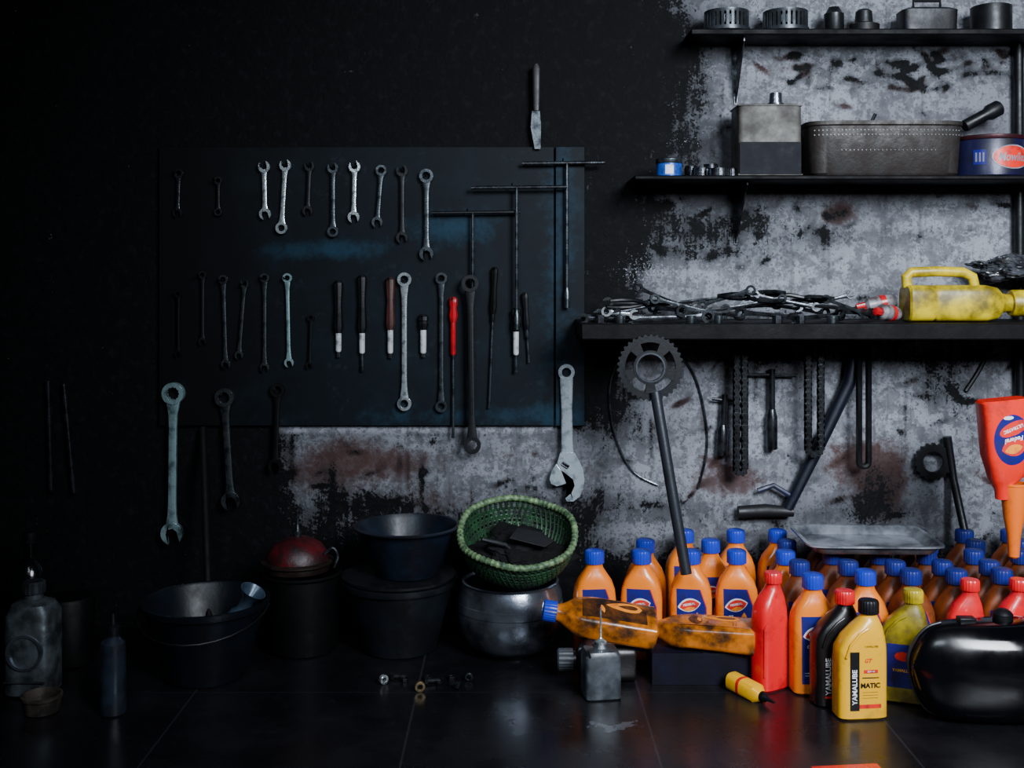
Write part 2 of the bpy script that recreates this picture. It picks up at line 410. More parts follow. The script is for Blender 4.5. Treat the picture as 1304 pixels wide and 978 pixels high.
# ---------------------------------------------------------------- hand tools
def open_head(mb,cz,r,up,th,mat=0,tilt=.26):
    pts=[];s=.52*r
    a0=math.asin(.52/1.0)
    for i in range(21):
        a=a0+(2*math.pi-2*a0)*i/20
        k=1 if (0.7<a<5.6) else 1.04
        pts.append((k*r*math.sin(a)*.98,k*r*math.cos(a)))
    pts+=[(-s,-.05*r),(-s*.45,-.42*r),(s*.45,-.42*r),(s,-.05*r)]
    ang=tilt+(0 if up else math.pi);c,sn=math.cos(ang),math.sin(ang)
    pts=[(x*c-z*sn,cz+x*sn+z*c) for x,z in pts]
    mb.prism(pts,-th/2,th/2,mat)
def wrench(px,py0,py1,w,top='ring',bot='open',mat=chrome,tilt=0,label=None,off=None,name='combination_wrench',grp='wrenches hung on the wall',shaftw=.36):
    off=OFF if off is None else off
    s=S(D-off);L=(py1-py0)*s;r=w*s/2;th=max(.004,r*.55)
    mb=MB()
    for k,z,up in((top,L/2-r,True),(bot,-L/2+r,False)):
        if k=='ring': mb.annulus(0,z,r,r*.58,-th*.6,th*.6,24,ni=12)
        elif k=='open': open_head(mb,z,r,up,th,tilt=.26)
    sw=r*shaftw
    za=L/2-(2*r if top=='ring' else 1.7*r);zb=-L/2+(2*r if bot=='ring' else 1.7*r)
    secs=[]
    n=10
    for i in range(n+1):
        t=i/n;z=zb-r*.25+(za-zb+r*.5)*t
        k=1+.75*max(0,abs(2*t-1)-.75)/.25
        secs.append((z,sw*k,th*.42,0,5))
    mb.loft(secs,12)
    if w>13: mb.loft([(zb+L*.12,sw*.45,th*.5,0,3),(za-L*.12,sw*.45,th*.5,0,3)],10)
    return mb.obj(name,mat,None,P(px,(py0+py1)/2,D-off),(0,tilt,0),bevel=min(.0014,r*.12),
        label=label or 'steel combination wrench hanging on the dark board',cat='wrench',group=grp)
lb={'c':'bright chrome wrench hanging from a hook on the board','s':'dull grey steel wrench hanging on the board','d':'blackened dark wrench hanging on the board'}
row=[(227,215,277,12,'ring','open',gre,.03,'s'),(278,225,275,10,'ring','ring',dark,0,'d'),
(337,205,280,15,'open','open',chrome,-.02,'c'),(361,203,298,15,'open','ring',chrome,.06,'c'),
(393,205,275,13,'open','open',dark,.04,'d'),(424,207,302,14,'open','ring',steel,0,'s'),
(451,205,284,15,'open','open',chrome,.02,'c'),(483,210,290,14,'ring','open',steel,.08,'d'),
(512,210,310,15,'open','open',dark,0,'d'),(543,215,332,18,'ring','open',steel,0,'s'),
(227,370,455,9,'ring','open',black,0,'d'),(258,345,440,10,'ring','open',dark,0,'d'),(286,350,470,12,'ring','open',steel,-.03,'s'),(308,356,458,11,'open','open',steel,.08,'s'),
(337,348,474,12,'ring','open',steel,0,'s'),(367,348,468,12,'ring','open',teal,-.02,'c'),
(515,347,523,18,'ring','ring',chrome,0,'c'),(562,347,525,15,'ring','ring',steel,0,'s')]
for r in row:
    wrench(r[0],r[1],r[2],r[3],r[4],r[5],r[6],r[7],lb[r[8]])
    hook(r[0]+ (r[2]-r[1])/2*math.sin(r[7]),r[1]+r[3]*.55)
wrench(600,350,578,22,'ring','ring',dark,-.012,'long black ring spanner hanging beneath a tee handle',off=.046,name='ring_spanner')
wrench(220,487,693,28,'ring','open',teal,.01,'large pale teal combination wrench hanging on the wall',off=.024);nail(222,493)
wrench(290,494,650,24,'ring','open',steel,-.06,'grey steel combination wrench hanging on the wall',off=.024);nail(286,500)
wrench(352,488,602,18,'ring','open',black,.03,'black combination wrench hung against stained plaster',off=.024);nail(353,493)
wrench(395,400,470,9,'ring','open',black,.03,lb['d'])
# screwdrivers
def screwdriver(px,py0,pyh,pyf,py1,w,hm,label,tilt=0,fm=chrome,off=OFF):
    s=S(D-off);c=P(px,py0,D-off);z=lambda p:-(p-py0)*s;r=w*s/2
    e=thing('screwdriver',label,'screwdriver',c,(0,tilt,0),'screwdrivers on the board')
    MB().lathe([(r*.5,0),(r*.95,z(py0+3)),(r,z(py0+8)),(r*.75,z(py0+(pyh-py0)*.45)),(r,z(pyh-8)),(r*.7,z(pyh))][::-1],16,rib=.06,ribn=8).obj('handle',hm,e)
    MB().lathe([(r*.62,z(pyh)),(r*.62,z(pyf-2)),(r*.45,z(pyf))][::-1],14).obj('ferrule',fm,e)
    q=r*.28
    MB().loft([(z(py1),q*1.5,q*.3,0,4),(z(py1-6),q*1.2,q*.8,0,2),(z(pyf),q,q,0,2)],10).obj('shaft',steel,e)
    hook(px,py0+2)
fer=M('bright_ferrule',(.80,.83,.86),.25,.4,(.25,.26,.28),.18,60)
screwdriver(431,357,424,448,455,12,blackpl,'screwdriver with black handle and bright ferrule on the board',fm=fer)
screwdriver(461,350,424,450,473,12,blackpl,'black-handled screwdriver hanging on the board',fm=fer)
screwdriver(497,353,420,450,456,12,brown,'screwdriver with brown wooden handle on the board',fm=fer)
screwdriver(539,400,420,450,455,13,blackpl,'stubby screwdriver with bright ferrule on the board',fm=fer)
redv=M('dark_red_handle',(.42,.006,.012),.3,0,(.15,.004,.006),.2,30,.03)
screwdriver(577,378,410,452,558,11,redv,'long screwdriver with red handle on the board',0,redv)
screwdriver(657,392,422,452,474,12,blackpl,'black screwdriver with shiny ferrule below a tee wrench',0,fer,.03)
screwdriver(668,372,420,432,462,8,blackpl,'thin black screwdriver hanging tilted on the board',-.06,steel)
screwdriver(630,340,400,410,520,9,black,'long dark punch hanging tilted on the board',.04,dark)
def tee(px,pyb,x0,x1,py1,w,label,mat=dark,off=.034):
    s=S(D-off);e=thing('tee_wrench',label,'tee wrench',P(px,pyb,D-off),(0,0,0),'tee wrenches on the board')
    r=w*s/2
    MB().tube([((x0-px)*s,0,0),((x1-px)*s,0,.002)],r*.8,10).obj('handle_bar',mat,e)
    L=(py1-pyb)*s
    MB().tube([(0,0,0),(0,0,-L*.9)],r*.75,10).obj('shaft',steel,e)
    MB().lathe([(r*1.25,-L),(r*1.3,-L*.9),(r*.8,-L*.86)],12).obj('socket',steel,e)
    hook(px-6,pyb-2)
tee(602,271,550,662,470,5.5,'long dark tee wrench hanging on the board')
tee(658,239,600,722,420,6,'dark steel tee wrench hanging on the board',gre,.042)
tee(722,208,665,770,392,6,'tee wrench hanging at the board edge',gre,.034)
e=thing('kitchen_knife','old knife with black handle hung against the sooty wall','knife',P(683,83,TD))
s=S(TD)
MB().loft([(-58*s,.008,.006,0,3),(-40*s,.009,.008,0,3),(-5*s,.010,.008,0,3),(0,.007,.006,0,3)],14).obj('handle',M('greyed_handle',(.010,.011,.013),.5),e)
MB().prism([(-.010,-58*s),(.008,-58*s),(.011,-75*s),(.010,-107*s),(-.004,-107*s),(-.013,-80*s)],-.0012,.0012).obj('blade',steel,e,bevel=.0005)
nail(683,86)
# adjustable wrench
s=S(D-.026)
adj=M('worn_chrome',(.50,.58,.64),.28,.55,(.14,.17,.19),.22,45)
e=thing('adjustable_wrench','large chrome adjustable wrench hanging on the plaster wall','adjustable wrench',P(722,550,D-.026),(0,-.01,0))
sc=lambda pts:[(x*s,z*s) for x,z in pts]
mb=MB();mb.annulus(0,76*s,10.5*s,6*s,-.0055,.0055,24)
mb.loft([(-36*s,9.5*s,.0055,0,5),(-20*s,7.5*s,.0055,0,5),(30*s,7*s,.005,0,4),(68*s,8.5*s,.005,0,4)],20)
mb.prism(sc([(-9,-26),(9,-26),(15,-36),(20,-48),(21.5,-60),(20,-72),(15,-82),(7,-88),(-1,-88),(-3,-84),(5,-77),(9,-68),(7,-60),(0,-54),(-8,-48),(-13,-40)]),-.0062,.0062)
mb.obj('body',adj,e,bevel=.0014)
MB().prism(sc([(-14,-40),(-8,-48),(0,-54),(4,-58),(2,-64),(-6,-67),(-14,-69),(-21,-66),(-23,-59),(-20,-48)]),-.0050,.0050).obj('movable_jaw',adj,e,bevel=.0012)
MB().lathe([(.0050,-.009),(.0055,-.007),(.0055,.007),(.0050,.009)],24,rib=.12,ribn=12,T=Matrix.Rotation(math.pi/2,4,'Y')).obj('worm_screw',gre,e,(-3*s,-.0035,-42*s),(0,.6,0))
def rod(name,label,cat,a,b_,r,mat,grp=None,n=12):
    a=Vector(a);b_=Vector(b_);d=b_-a
    return MB().tube([(0,0,0),d*.5,d],r,n).obj(name,mat,None,a,label=label,cat=cat,group=grp)
rod('steel_bar','thin steel bar hanging on the dark wall','steel bar',P(65,626,D-.012),P(61,485,D-.012),.0055,gre,'steel bars on the wall')
rod('steel_bar','thin steel bar hanging slightly tilted on the dark wall','steel bar',P(94,628,D-.012),P(81,489,D-.012),.0055,gre,'steel bars on the wall')
# ---------------------------------------------------------------- shelves
def shelf(x0,x1,pyt,dep,th,label,br,brl):
    d=D-dep;e=thing('wall_shelf',label,'shelf');zt=H-(pyt-HY)*d/F
    a=(x0-652)*d/F;b_=(x1-652)*d/F
    MB().box(((a+b_)/2,-dep/2-.001,zt-th/2),(b_-a,dep-.002,th)).obj('shelf_board',blacksh,e,bevel=.003)
    for bx in br:
        X=(bx-652)*(D-.03)/F
        mb=MB()
        L=brl*S(D)
        mb.prism([(-.011,0),(.011,0),(.003,-L),(-.003,-L)],-.004,-.001)
        T=Matrix(((0,1,0,0),(1,0,0,0),(0,0,1,0),(0,0,0,1)))
        mb.prism([(-.002,0),(-dep*.8,0),(-dep*.8,-.008),(-.012,-L*.9),(-.002,-L)],-.0015,.0015,T=T)
        mb.obj('bracket',gre,e,(X,0,zt-th))
    return zt
z1=shelf(880,1420,36,.12,.014,'dark sooty shelf with metal brackets high on the wall',(940,1350),75)
z2=shelf(808,1420,223,.16,.010,'narrow dark wooden shelf holding cans and a metal box',(940,1350),75)
z3=shelf(740,1420,412,.25,.034,'thick black shelf heaped with greasy tools',(1330,),60)
rod('shelf_post','vertical dark metal upright beside the shelves','post',P(1299,505,D-.02),P(1297,56,D-.02),.011,dark)
def onz(px,off,z): return Vector(((px-652)*(D-off)/F,-off,z))
def drum(px,r,label):
    e=thing('clutch_drum',label,'clutch drum',onz(px,.065,z1),(0,0,random.random()),'clutch drums on the top shelf')
    MB().lathe([(r*.9,0),(r,.002),(r,.010),(r*.4,.012),(r*.35,.02)],32).obj('base_plate',tin,e)
    mb=MB()
    for i in range(28):
        a=2*math.pi*i/28;mb.box((r*.9,0,.026),(.005,r*.12,.036),T=Matrix.Rotation(a,4,'Z'))
    mb.lathe([(r*.93,.040),(r*.95,.042),(r*.95,.048),(r*.8,.048),(r*.8,.040)],40)
    mb.obj('fingers',tin,e)
    MB().lathe([(r*.6,.014),(r*.75,.018),(r*.75,.036),(r*.5,.040),(r*.2,.040),(r*.2,.050)],28,rib=.03,ribn=14).obj('hub',steel,e)
drum(925,.052,'metal clutch drum with slotted fingers on the shelf');drum(1000,.052,'metal clutch drum standing beside another one')
MB().lathe([(.03,0),(.034,.004),(.034,.02),(.02,.025),(.018,.05),(.012,.055)],24).obj('engine_part',tind,None,onz(1100,.06,z1),label='small dark round engine part on the shelf',cat='engine part')
mb=MB().loft([(0,.06,.03,0,6),(.05,.062,.032,0,6),(.055,.05,.026,0,5)],28);mb.tube([(-.03,0,.055),(-.03,0,.075),(.03,0,.075),(.03,0,.055)],.004,8)
mb.obj('metal_case',tind,None,onz(1180,.06,z1),label='dark metal case with handle on the top shelf',cat='case')
MB().lathe([(.02,0),(.022,.003),(.022,.045),(.018,.048),(.012,.06)],20).obj('small_tin',dark,None,onz(1062,.06,z1),label='small dark tin on the top shelf',cat='tin')
MB().lathe([(.04,0),(.044,.003),(.044,.06),(.04,.062),(0,.063)],28).obj('small_tin',dark,None,onz(1262,.06,z1),label='blackened round tin on the top shelf',cat='tin')
# shelf2
e=thing('grease_tin','small round tin with bright blue label on the shelf','tin',onz(852,.10,z2))
MB().lathe([(.026,0),(.028,.002),(.028,.03)],28).obj('body',bluecan,e)
MB().lathe([(.029,.03),(.0295,.031),(.0295,.04),(.027,.042)],28).obj('lid',steel,e)
mb=MB();fn=lambda x,z:-math.sqrt(max(0,.0285**2-x*x))
decal_patch(mb,.006,.026,lambda z:-.012,lambda z:.006,fn,.0004,0);mb.obj('label',white,e)
for px,r,h,off in((893,.020,.022,.09),(915,.024,.018,.12),(905,.016,.034,.05),(932,.012,.02,.10),(880,.014,.03,.05)):
    mb=MB();mb.annulus(0,0,r,r*.5,0,-h,24,T=Matrix.Rotation(math.pi/2,4,'X'))
    for i in range(12):
        a=i*math.pi/6;mb.box((r,0,-h/2),(.004,.005,h*.8),T=Matrix.Rotation(a,4,'Z'))
    o=mb.obj('bearing',gre,None,onz(px,off,z2),label='dark greasy bearing lying on the shelf',cat='bearing',group='bearings on the middle shelf')
    zmin=min(v.co.z for v in o.data.vertices);o.location.z-=zmin
e=thing('oil_tin','square grimy tin can with dark label band and spout','tin can',onz(975,.085,z2))
mb=MB();mb.loft([(0,.066,.042,0,12),(.003,.069,.045,0,12),(.155,.069,.045,0,12),(.158,.066,.042,0,12),(.158,.064,.040,0,12)],48)
for z in(.004,.155): mb.tube([(-.069,-.045,z),(.069,-.045,z),(.069,.045,z),(-.069,.045,z)],.0022,6,True)
mb.obj('body',M('olive_grey_tin',(.085,.083,.072),.5,.1,(.028,.025,.021),.33,18,.2,spec=.3),e)
mb=MB();fl=lambda x,z:-.0455
decal_patch(mb,.004,.075,lambda z:-.0665,lambda z:.0665,fl,.0012,0,2,2);mb.obj('label_band',M('dark_band',(.005,.006,.010),.6,0,(.010,.010,.013),.25,30,spec=.12),e)
MB().lathe([(.020,.158),(.019,.165),(.015,.166),(.013,.188),(.010,.188),(.010,.16)],20).obj('spout',alu,e,(.022,0,0))
e=thing('metal_box','oblong metal box with rounded ends and perforated rim','metal box',onz(1119,.09,z2))
hw=.168
mb=MB();mb.loft([(0,hw-.012,.058,0,5),(.006,hw-.006,.062,0,5),(.107,hw,.066,0,5),(.110,hw+.003,.069,0,5),(.118,hw+.003,.069,0,5),(.118,hw-.001,.065,0,5),(.104,hw-.004,.062,0,5),(.02,hw-.012,.055,0,5)],64)
mb.obj('body',boxt,e)
mb=MB();ff=frontfn([(.0,hw,.066,0,5),(.2,hw,.066,0,5)])
for rowz in (.098,.088):
  for i in range(40):
    x=-hw*.93+i*hw*1.86/39
    mb.lathe([(.0016,-.0008),(.0016,.0008)],8,T=Matrix.Translation((x,ff(x,.1),rowz))@Matrix.Rotation(math.pi/2,4,'X'))
for i in range(24):
    x=-hw*.6+i*hw*1.2/23
    mb.lathe([(.0014,-.0008),(.0014,.0008)],8,T=Matrix.Translation((x,ff(x,.1)+.0015,.055))@Matrix.Rotation(math.pi/2,4,'X'))
mb.obj('perforations',blackp,e)
MB().tube([(0,0,0),(.003,0,.05),(.012,0,.068)],.004,8).obj('pulled_bolt',dark,None,onz(1108,.08,z2+.075),label='dark bolt sticking up inside the metal box',cat='bolt')
e=thing('paint_can','dark blue paint can with red oval logo on the shelf','paint can',Vector(((1279-652)*(D-.165)/F,-.084,z2)))
R=.078
MB().lathe([(R-.002,0),(R,.002),(R,.078),(R-.001,.080)],64).obj('body',M('dark_blue_can',(.010,.010,.045),.35,.2,(.006,.006,.012),.25,20),e)
MB().lathe([(R+.001,.080),(R+.002,.082),(R+.002,.088),(R-.006,.090),(R-.006,.084),(0,.084)],64).obj('lid',M('maroon_lid',(.05,.008,.014),.4,.4),e)
mb=MB();fn=lambda x,z:-math.sqrt(max(1e-6,(R+.0004)**2-x*x)) if abs(x)<R else 0
decal_fan(mb,.022,.040,ell(.046,.026),fn,.0006,0,48,8);decal_fan(mb,.022,.040,ell(.0435,.0235),fn,.0010,1,48,8)
decal_text(mb,'Mowilex',.026,.024,.039,.0,fn,.0015,0,.0005,.25,.78)
decal_patch(mb,.024,.056,lambda z:-.056,lambda z:-.034,fn,.0006,2,4,4)
for i in range(3): decal_patch(mb,.030,.050,lambda z,i=i:-.053+i*.006,lambda z,i=i:-.050+i*.006,fn,.001,0,1,2)
mb.obj('label',[M('dull_white_print',(.34,.35,.40),.5),redp,navy],e)
mb=MB().lathe([(.012,0),(.0135,.003),(.0135,.06),(.018,.07),(.018,.095),(.015,.098)],20)
mb.obj('flashlight',blackpl,None,onz(1228,.075,z2+.1165),(0,1.1,.2),label='black flashlight lying across the paint can',cat='flashlight')
# ---------------------------------------------------------------- shelf3 heap
def flat_tool(px,off,z,L,w,top,bot,mat,yaw,pitch=0,label='greasy wrench lying in a heap on the shelf'):
    o=wrench(0,0,L/S(TD),w,top,bot,mat,0,label,grp='wrenches heaped on the shelf',name='combination_wrench')
    o.location=onz(px,off,z);o.rotation_euler=(random.uniform(-.5,.5),math.pi/2+pitch,yaw)
    return o
zz=z3
heap=[(775,.19,.008,.13,13,'ring','open',gre,.1,0),(800,.14,.012,.16,14,'open','open',steel,-.15,.06),(850,.20,.010,.20,16,'ring','open',gre,.05,-.03),
(870,.12,.022,.18,14,'ring','ring',gre,.3,.12),(905,.19,.02,.16,15,'open','ring',gre,-.2,.08),(940,.13,.03,.2,14,'ring','open',dark,.15,-.08),
(980,.2,.016,.17,15,'open','open',gre,-.1,.1),(1005,.13,.03,.2,13,'ring','open',gre,.2,.15),(1040,.2,.012,.16,15,'ring','open',gre,.08,-.05),(1060,.12,.03,.2,14,'ring','open',dark,-.2,.1),
(830,.08,.034,.22,14,'ring','open',dark,-.1,.05),(900,.07,.045,.2,14,'open','open',gre,.1,-.12),(1090,.17,.02,.14,13,'ring','open',gre,.3,.05),
(870,.2,.035,.15,12,'open','ring',steel,-.1,.25),(960,.2,.04,.14,11,'ring','open',gre,.1,-.18),(790,.21,.02,.08,12,'open','ring',chrome,.3,.12),
(845,.17,.05,.15,11,'open','open',gre,.5,.35),(925,.17,.052,.13,12,'ring','open',steel,-.5,-.3),(1000,.19,.045,.15,11,'open','ring',gre,.4,.22),(1050,.18,.045,.14,12,'open','open',gre,-.4,-.25),(815,.2,.03,.12,10,'ring','open',gre,.6,-.2),(1075,.2,.035,.12,11,'open','open',steel,.2,.3)]
for h in heap: flat_tool(h[0],h[1],zz+h[2],h[3],h[4],h[5],h[6],h[7],h[8],h[9])
def pliers(px,off,z,L,yaw,roll,hm):
    e=thing('pliers','pair of greasy pliers lying in the tool heap','pliers',onz(px,off,z),(roll,0,yaw),'pliers heaped on the shelf')
    for sgn in(-1,1):
        MB().tube([(-.01,0,sgn*.004),(-L*.25,0,sgn*.014),(-L*.45,0,sgn*.015),(-L*.6,0,sgn*.012)],[.004,.005,.005,.004],8).obj('handle',hm,e)
        MB().prism([(-.012,sgn*.006),(0,sgn*.011),(L*.15,sgn*.010),(L*.35,sgn*.003),(L*.35,sgn*.0004),(0,sgn*.0004)],-.004,.004).obj('jaw',gre,e,bevel=.001)
    MB().lathe([(.006,-.006),(.006,.006)],14,T=Matrix.Rotation(math.pi/2,4,'X')).obj('pivot',steel,e)
pliers(825,.2,zz+.040,.15,.3,1.0,blackpl);pliers(945,.18,zz+.055,.15,2.8,.9,gre);pliers(1030,.19,zz+.050,.15,-.3,1.0,blackpl)
for i,(px,py,r) in enumerate([(790,.235,.010),(765,.2,.012),(1060,.235,.012),(990,.235,.011),(880,.238,.010),(748,.17,.014),(915,.237,.009),(1020,.237,.009)]):
    mb=MB();mb.lathe([(r,0),(r,.016),(r*.6,.016),(r*.6,.004)],6 if i%2 else 20)
    mb.obj('socket',gre if i%2 else steel,None,onz(px,py,zz),label='small steel socket lying on the shelf',cat='socket',group='sockets on the shelf')
def gtube(px,off,z,L,yaw,pitch,label):
    e=thing('grease_tube',label,'tube',onz(px,off,z),(0,pitch,yaw),'grease tubes on the shelf')
    TT=Matrix.Rotation(math.pi/2,4,'Y')
    MB().lathe([(.013,0),(.016,.008),(.017,L*.7),(.010,L*.78)],20,T=TT).obj('body',M('dull_white_tube',(.22,.22,.24),.4,0,(.06,.045,.045),.3,40),e)
    MB().lathe([(.0172,L*.25),(.0175,L*.4),(.0172,L*.4)],20,T=TT).obj('label',redv,e)
    MB().lathe([(.009,L*.78),(.008,L),(.004,L*1.02)],16,rib=.08,ribn=8,T=TT).obj('cap',redv,e)
gtube(1142,.20,zz+.018,.07,math.pi+.6,-.1,'white tube with red cap lying among tools')
gtube(1140,.12,zz+.045,.085,math.pi-.05,.2,'white and red grease tube propped on the heap')
e=thing('yellow_jug','dirty yellow plastic jug with handle lying on the shelf','jug',onz(1152,.17,zz+.040))
TY=Matrix.Rotation(math.pi/2,4,'Y')
mb=MB();mb.loft([(0,.036,.034,0,4),(.004,.039,.038,0,4),(.05,.039,.038,0,4),(.055,.036,.036,0,4),(.06,.039,.038,0,4),(.165,.039,.038,0,4),(.19,.034,.034,.0,3.5),(.205,.022,.022,0,2.5),(.215,.019,.019,0,2),(.29,.019,.019,0,2)],32,T=TY)
mb.obj('body',yellowd,e)
mb=MB();mb.tube([(.006,0,.034),(.003,0,.056),(.014,0,.066),(.07,0,.068),(.125,0,.066),(.145,0,.056),(.150,0,.034)],.011,12,ry=.010)
mb.obj('handle',yellowd,e)
MB().lathe([(.026,.225),(.028,.23),(.028,.275),(.024,.28)],24,rib=.02,ribn=24,T=TY).obj('collar',yellowd,e)
def crumple(name,mat,loc,sc,seed,label,cat,amp=.35):
    bm=bmesh.new();bmesh.ops.create_icosphere(bm,subdivisions=5,radius=1)
    for v in bm.verts:
        p=v.co.copy();k=1+amp*noise.noise(p*1.7+Vector((seed,0,0)))+amp*.7*abs(noise.noise(p*4+Vector((0,seed,0))))+amp*.3*abs(noise.noise(p*9))
        v.co=Vector((p.x*sc[0]*k,p.y*sc[1]*k,max(-1,p.z)*sc[2]*k))
    mb=MB();mb.bm.free();mb.bm=bm
    return mb.obj(name,mat,None,loc,label=label,cat=cat,angle=25)
crumple('plastic_bag',bag,onz(1285,.09,zz+.115),(.072,.045,.024),3.1,'crumpled grey plastic bag lying over the yellow jug','plastic bag',.5)
crumple('oily_cloth',rag,onz(1110,.09,z2+.068),(.10,.035,.032),5.1,'dark oily cloth heaped inside the metal box','cloth',.4)
# ---------------------------------------------------------------- hanging below shelf3
def gear(mb,cx,cz,ro,ri,nt_,y0,y1,td=.004,T=None):
    v=[];f=[];n=nt_*4
    for i in range(n):
        a=2*math.pi*i/n;r=ro+(td if i%4 in(1,2) else 0)
        for rr,y in((r,y0),(r,y1),(ri,y1),(ri,y0)): v.append((cx+rr*math.cos(a),y,cz+rr*math.sin(a)))
    for i in range(n):
        j=(i+1)%n
        for k in range(4): f.append((4*i+k,4*i+(k+1)%4,4*j+(k+1)%4,4*j+k))
    mb.add(v,f,0,T)
d0=D-.265
gp=P(828,468,d0);s=S(d0)
e=thing('sprocket_holder','dark toothed sprocket with spokes and long steel handle','sprocket tool',gp)
mb=MB();gear(mb,0,0,40*s,32*s,34,-.003,.003,.0045)
mb.annulus(0,0,22*s,17*s,-.004,.004,32)
for i in range(5):
    a=2*math.pi*i/5+.3
    mb.prism([(18*s,-4.5*s),(33*s,-8*s),(33*s,8*s),(18*s,4.5*s)],-.0035,.0035,T=Matrix.Rotation(a,4,'Y'))
mb.obj('sprocket',dark,e,bevel=.0006)
MB().annulus(0,0,19*s,17*s,-.006,.003,32).obj('hub_ring',alu,e)
dend=2.205
pe=P(874,731,dend)-gp;ps=P(834,505,d0)-gp
MB().tube([ps+Vector((0,-.006,.01)),ps*.5+pe*.5+Vector((0,-.006,0)),pe],7*s,14).obj('handle_bar',M('grey_bar',(.03,.034,.043),.4,.5,None,.2,20),e)
def spline(pts,n=8):
    o=[];pts=[Vector(p) for p in pts]
    for i in range(len(pts)-1):
        p0_=pts[max(i-1,0)];p1_=pts[i];p2_=pts[i+1];p3=pts[min(i+2,len(pts)-1)]
        for k in range(n):
            t=k/n;o.append(.5*((2*p1_)+(p2_-p0_)*t+(2*p0_-5*p1_+4*p2_-p3)*t*t+(3*p1_-p0_-3*p2_+p3)*t**3))
    o.append(pts[-1]);return o
dc=D-.006
for pts,lab in (([(800,445),(782,470),(776,510),(785,560),(806,600),(838,618)],'thin dark cable curving down the stained wall'),([(862,445),(885,480),(898,530),(900,575),(889,622)],'thin grey cable hanging in an arc')):
    MB().tube(spline([P(x,y,dc) for x,y in pts]),.0024,8).obj('cable',steel,label=lab,cat='cable',group='cables hanging below the shelf')
# chains
def chain(px,py0,py1,w,label):
    d=D-.06;s=S(d);r=w*s/2-.0078;L=(py1-py0)*s-2*r;tot=2*L+2*math.pi*r
    pitch=.0125;n=int(tot/pitch)//2*2
    def pt(u):
        u=u%tot
        if u<L:return Vector((r,0,-u)),-math.pi/2
        u-=L
        if u<math.pi*r:
            a=u/r;return Vector((r*math.cos(a),0,-L-r*math.sin(a))),-math.pi/2-a
        u-=math.pi*r
        if u<L:return Vector((-r,0,-L+u)),math.pi/2
        u-=L;a=u/r;return Vector((-r*math.cos(a),0,r*math.sin(a))),math.pi/2-a
    mb=MB()
    for i in range(n):
        p,a=pt(i*tot/n);T=Matrix.Translation(p)@Matrix.Rotation(-a,4,'Y')
        yo=.0065 if i%2 else .0045
        hp=[(-.0055,-.0014),(-.0048,-.0032),(-.0030,-.0036),(0,-.0020),(.0030,-.0036),(.0048,-.0032),(.0055,-.0014),(.0055,.0014),(.0048,.0032),(.0030,.0036),(0,.0020),(-.0030,.0036),(-.0048,.0032),(-.0055,.0014)]
        hp=[(x*1.65,z*2.1) for x,z in hp]
        for sg_ in(-1,1): mb.prism(hp,sg_*yo-.0008,sg_*yo+.0008,T=T)
        mb.lathe([(.003,-.0085),(.003,.0085)],8,T=T@Matrix.Translation((pitch/2,0,0))@Matrix.Rotation(math.pi/2,4,'X'))
    mb.obj('drive_chain',gre,None,P(px,py0,d)+Vector((0,0,-r)),label=label,cat='chain',group='chains hanging below the shelf')
chain(943,430,602,19,'greasy motorcycle drive chain hanging below the shelf');chain(1037,424,578,25,'loop of steel drive chain hanging below the shelf')
def belt(px,py0,py1,w,label,mat=blackpl):
    d=D-.05;s=S(d);r=w*s/2-.006;L=(py1-py0)*s-2*r;pts=[]
    for i in range(9): a=math.pi*i/8;pts.append((r*math.cos(a),0,r*math.sin(a)))
    for i in range(9): a=math.pi+math.pi*i/8;pts.append((r*math.cos(a),0,-L+r*math.sin(a)))
    MB().tube(pts,.0068,8,True,ry=.011).obj('drive_belt',mat,None,P(px,py0,d)+Vector((0,0,-r)),label=label,cat='belt')
belt(1100,430,594,19,'black rubber drive belt hanging below the shelf')
def tsock(px,py0,py1,bw,label,t=0):
    d=D-.02;s=S(d);e=thing('socket_wrench',label,'socket wrench',P(px,py0,d),(0,t,0),'socket wrenches below the shelf')
    L=(py1-py0)*s
    MB().tube([(-bw*s,0,-.012),(bw*s,0,-.015)],.0036,8).obj('handle_bar',gre,e)
    MB().tube([(0,0,0),(0,0,-L*.55)],.0075,12).obj('shaft',gre,e)
    MB().lathe([(.0115,-L),(.0125,-L+.003),(.0125,-L*.6),(.008,-L*.5)],16).obj('socket',gre,e)
tsock(923,502,580,16,'short socket wrench hanging on the stained wall',.05);tsock(983,470,572,30,'steel tee socket wrench hanging on the wall')
d=D-.025
o=P(1078,455,d)
e=thing('stand_lever','straight dark blue-grey side stand lever hung on the wall','side stand',o)
MB().tube([P(x,y,d)-o for x,y in((1088,448),(1082,486),(1066,520),(1036,582),(1003,648))],[.016,.0155,.0145,.0135,.012],12).obj('arm',M('blue_grey_iron',(.007,.009,.020),.42,.3,None,.3,20),e)
MB().tube([P(x,y,d)-o for x,y in((940,652),(975,650),(1010,652))],[.014,.015,.011],12).obj('foot',M('grey_iron',(.012,.012,.015),.5,.3,None,.3,20),e)
MB().tube([P(x,y,d)-o for x,y in((965,625),(985,618),(1008,632))],.006,8).obj('spur',M('blue_iron',(.015,.02,.06),.5),e)
d=D-.02;o=P(1188,588,d);s=S(d)
e=thing('kick_starter','dark kick starter lever with toothed wheel on the wall','kick starter',o)
mb=MB();gear(mb,0,0,22*s,13*s,18,-.004,.004,.004);mb.obj('toothed_wheel',dark,e,bevel=.0005)
MB().tube([P(1206,556,d)-o,P(1214,610,d)-o,P(1230,684,d-.05)-o],[.010,.009,.009],12).obj('lever',dark,e)
MB().tube(spline([P(x,y,D-.006) for x,y in((1262,440),(1248,470),(1230,498))]),.005,8).obj('rubber_hose',dark,label='short dark hose hanging below the shelf',cat='hose')
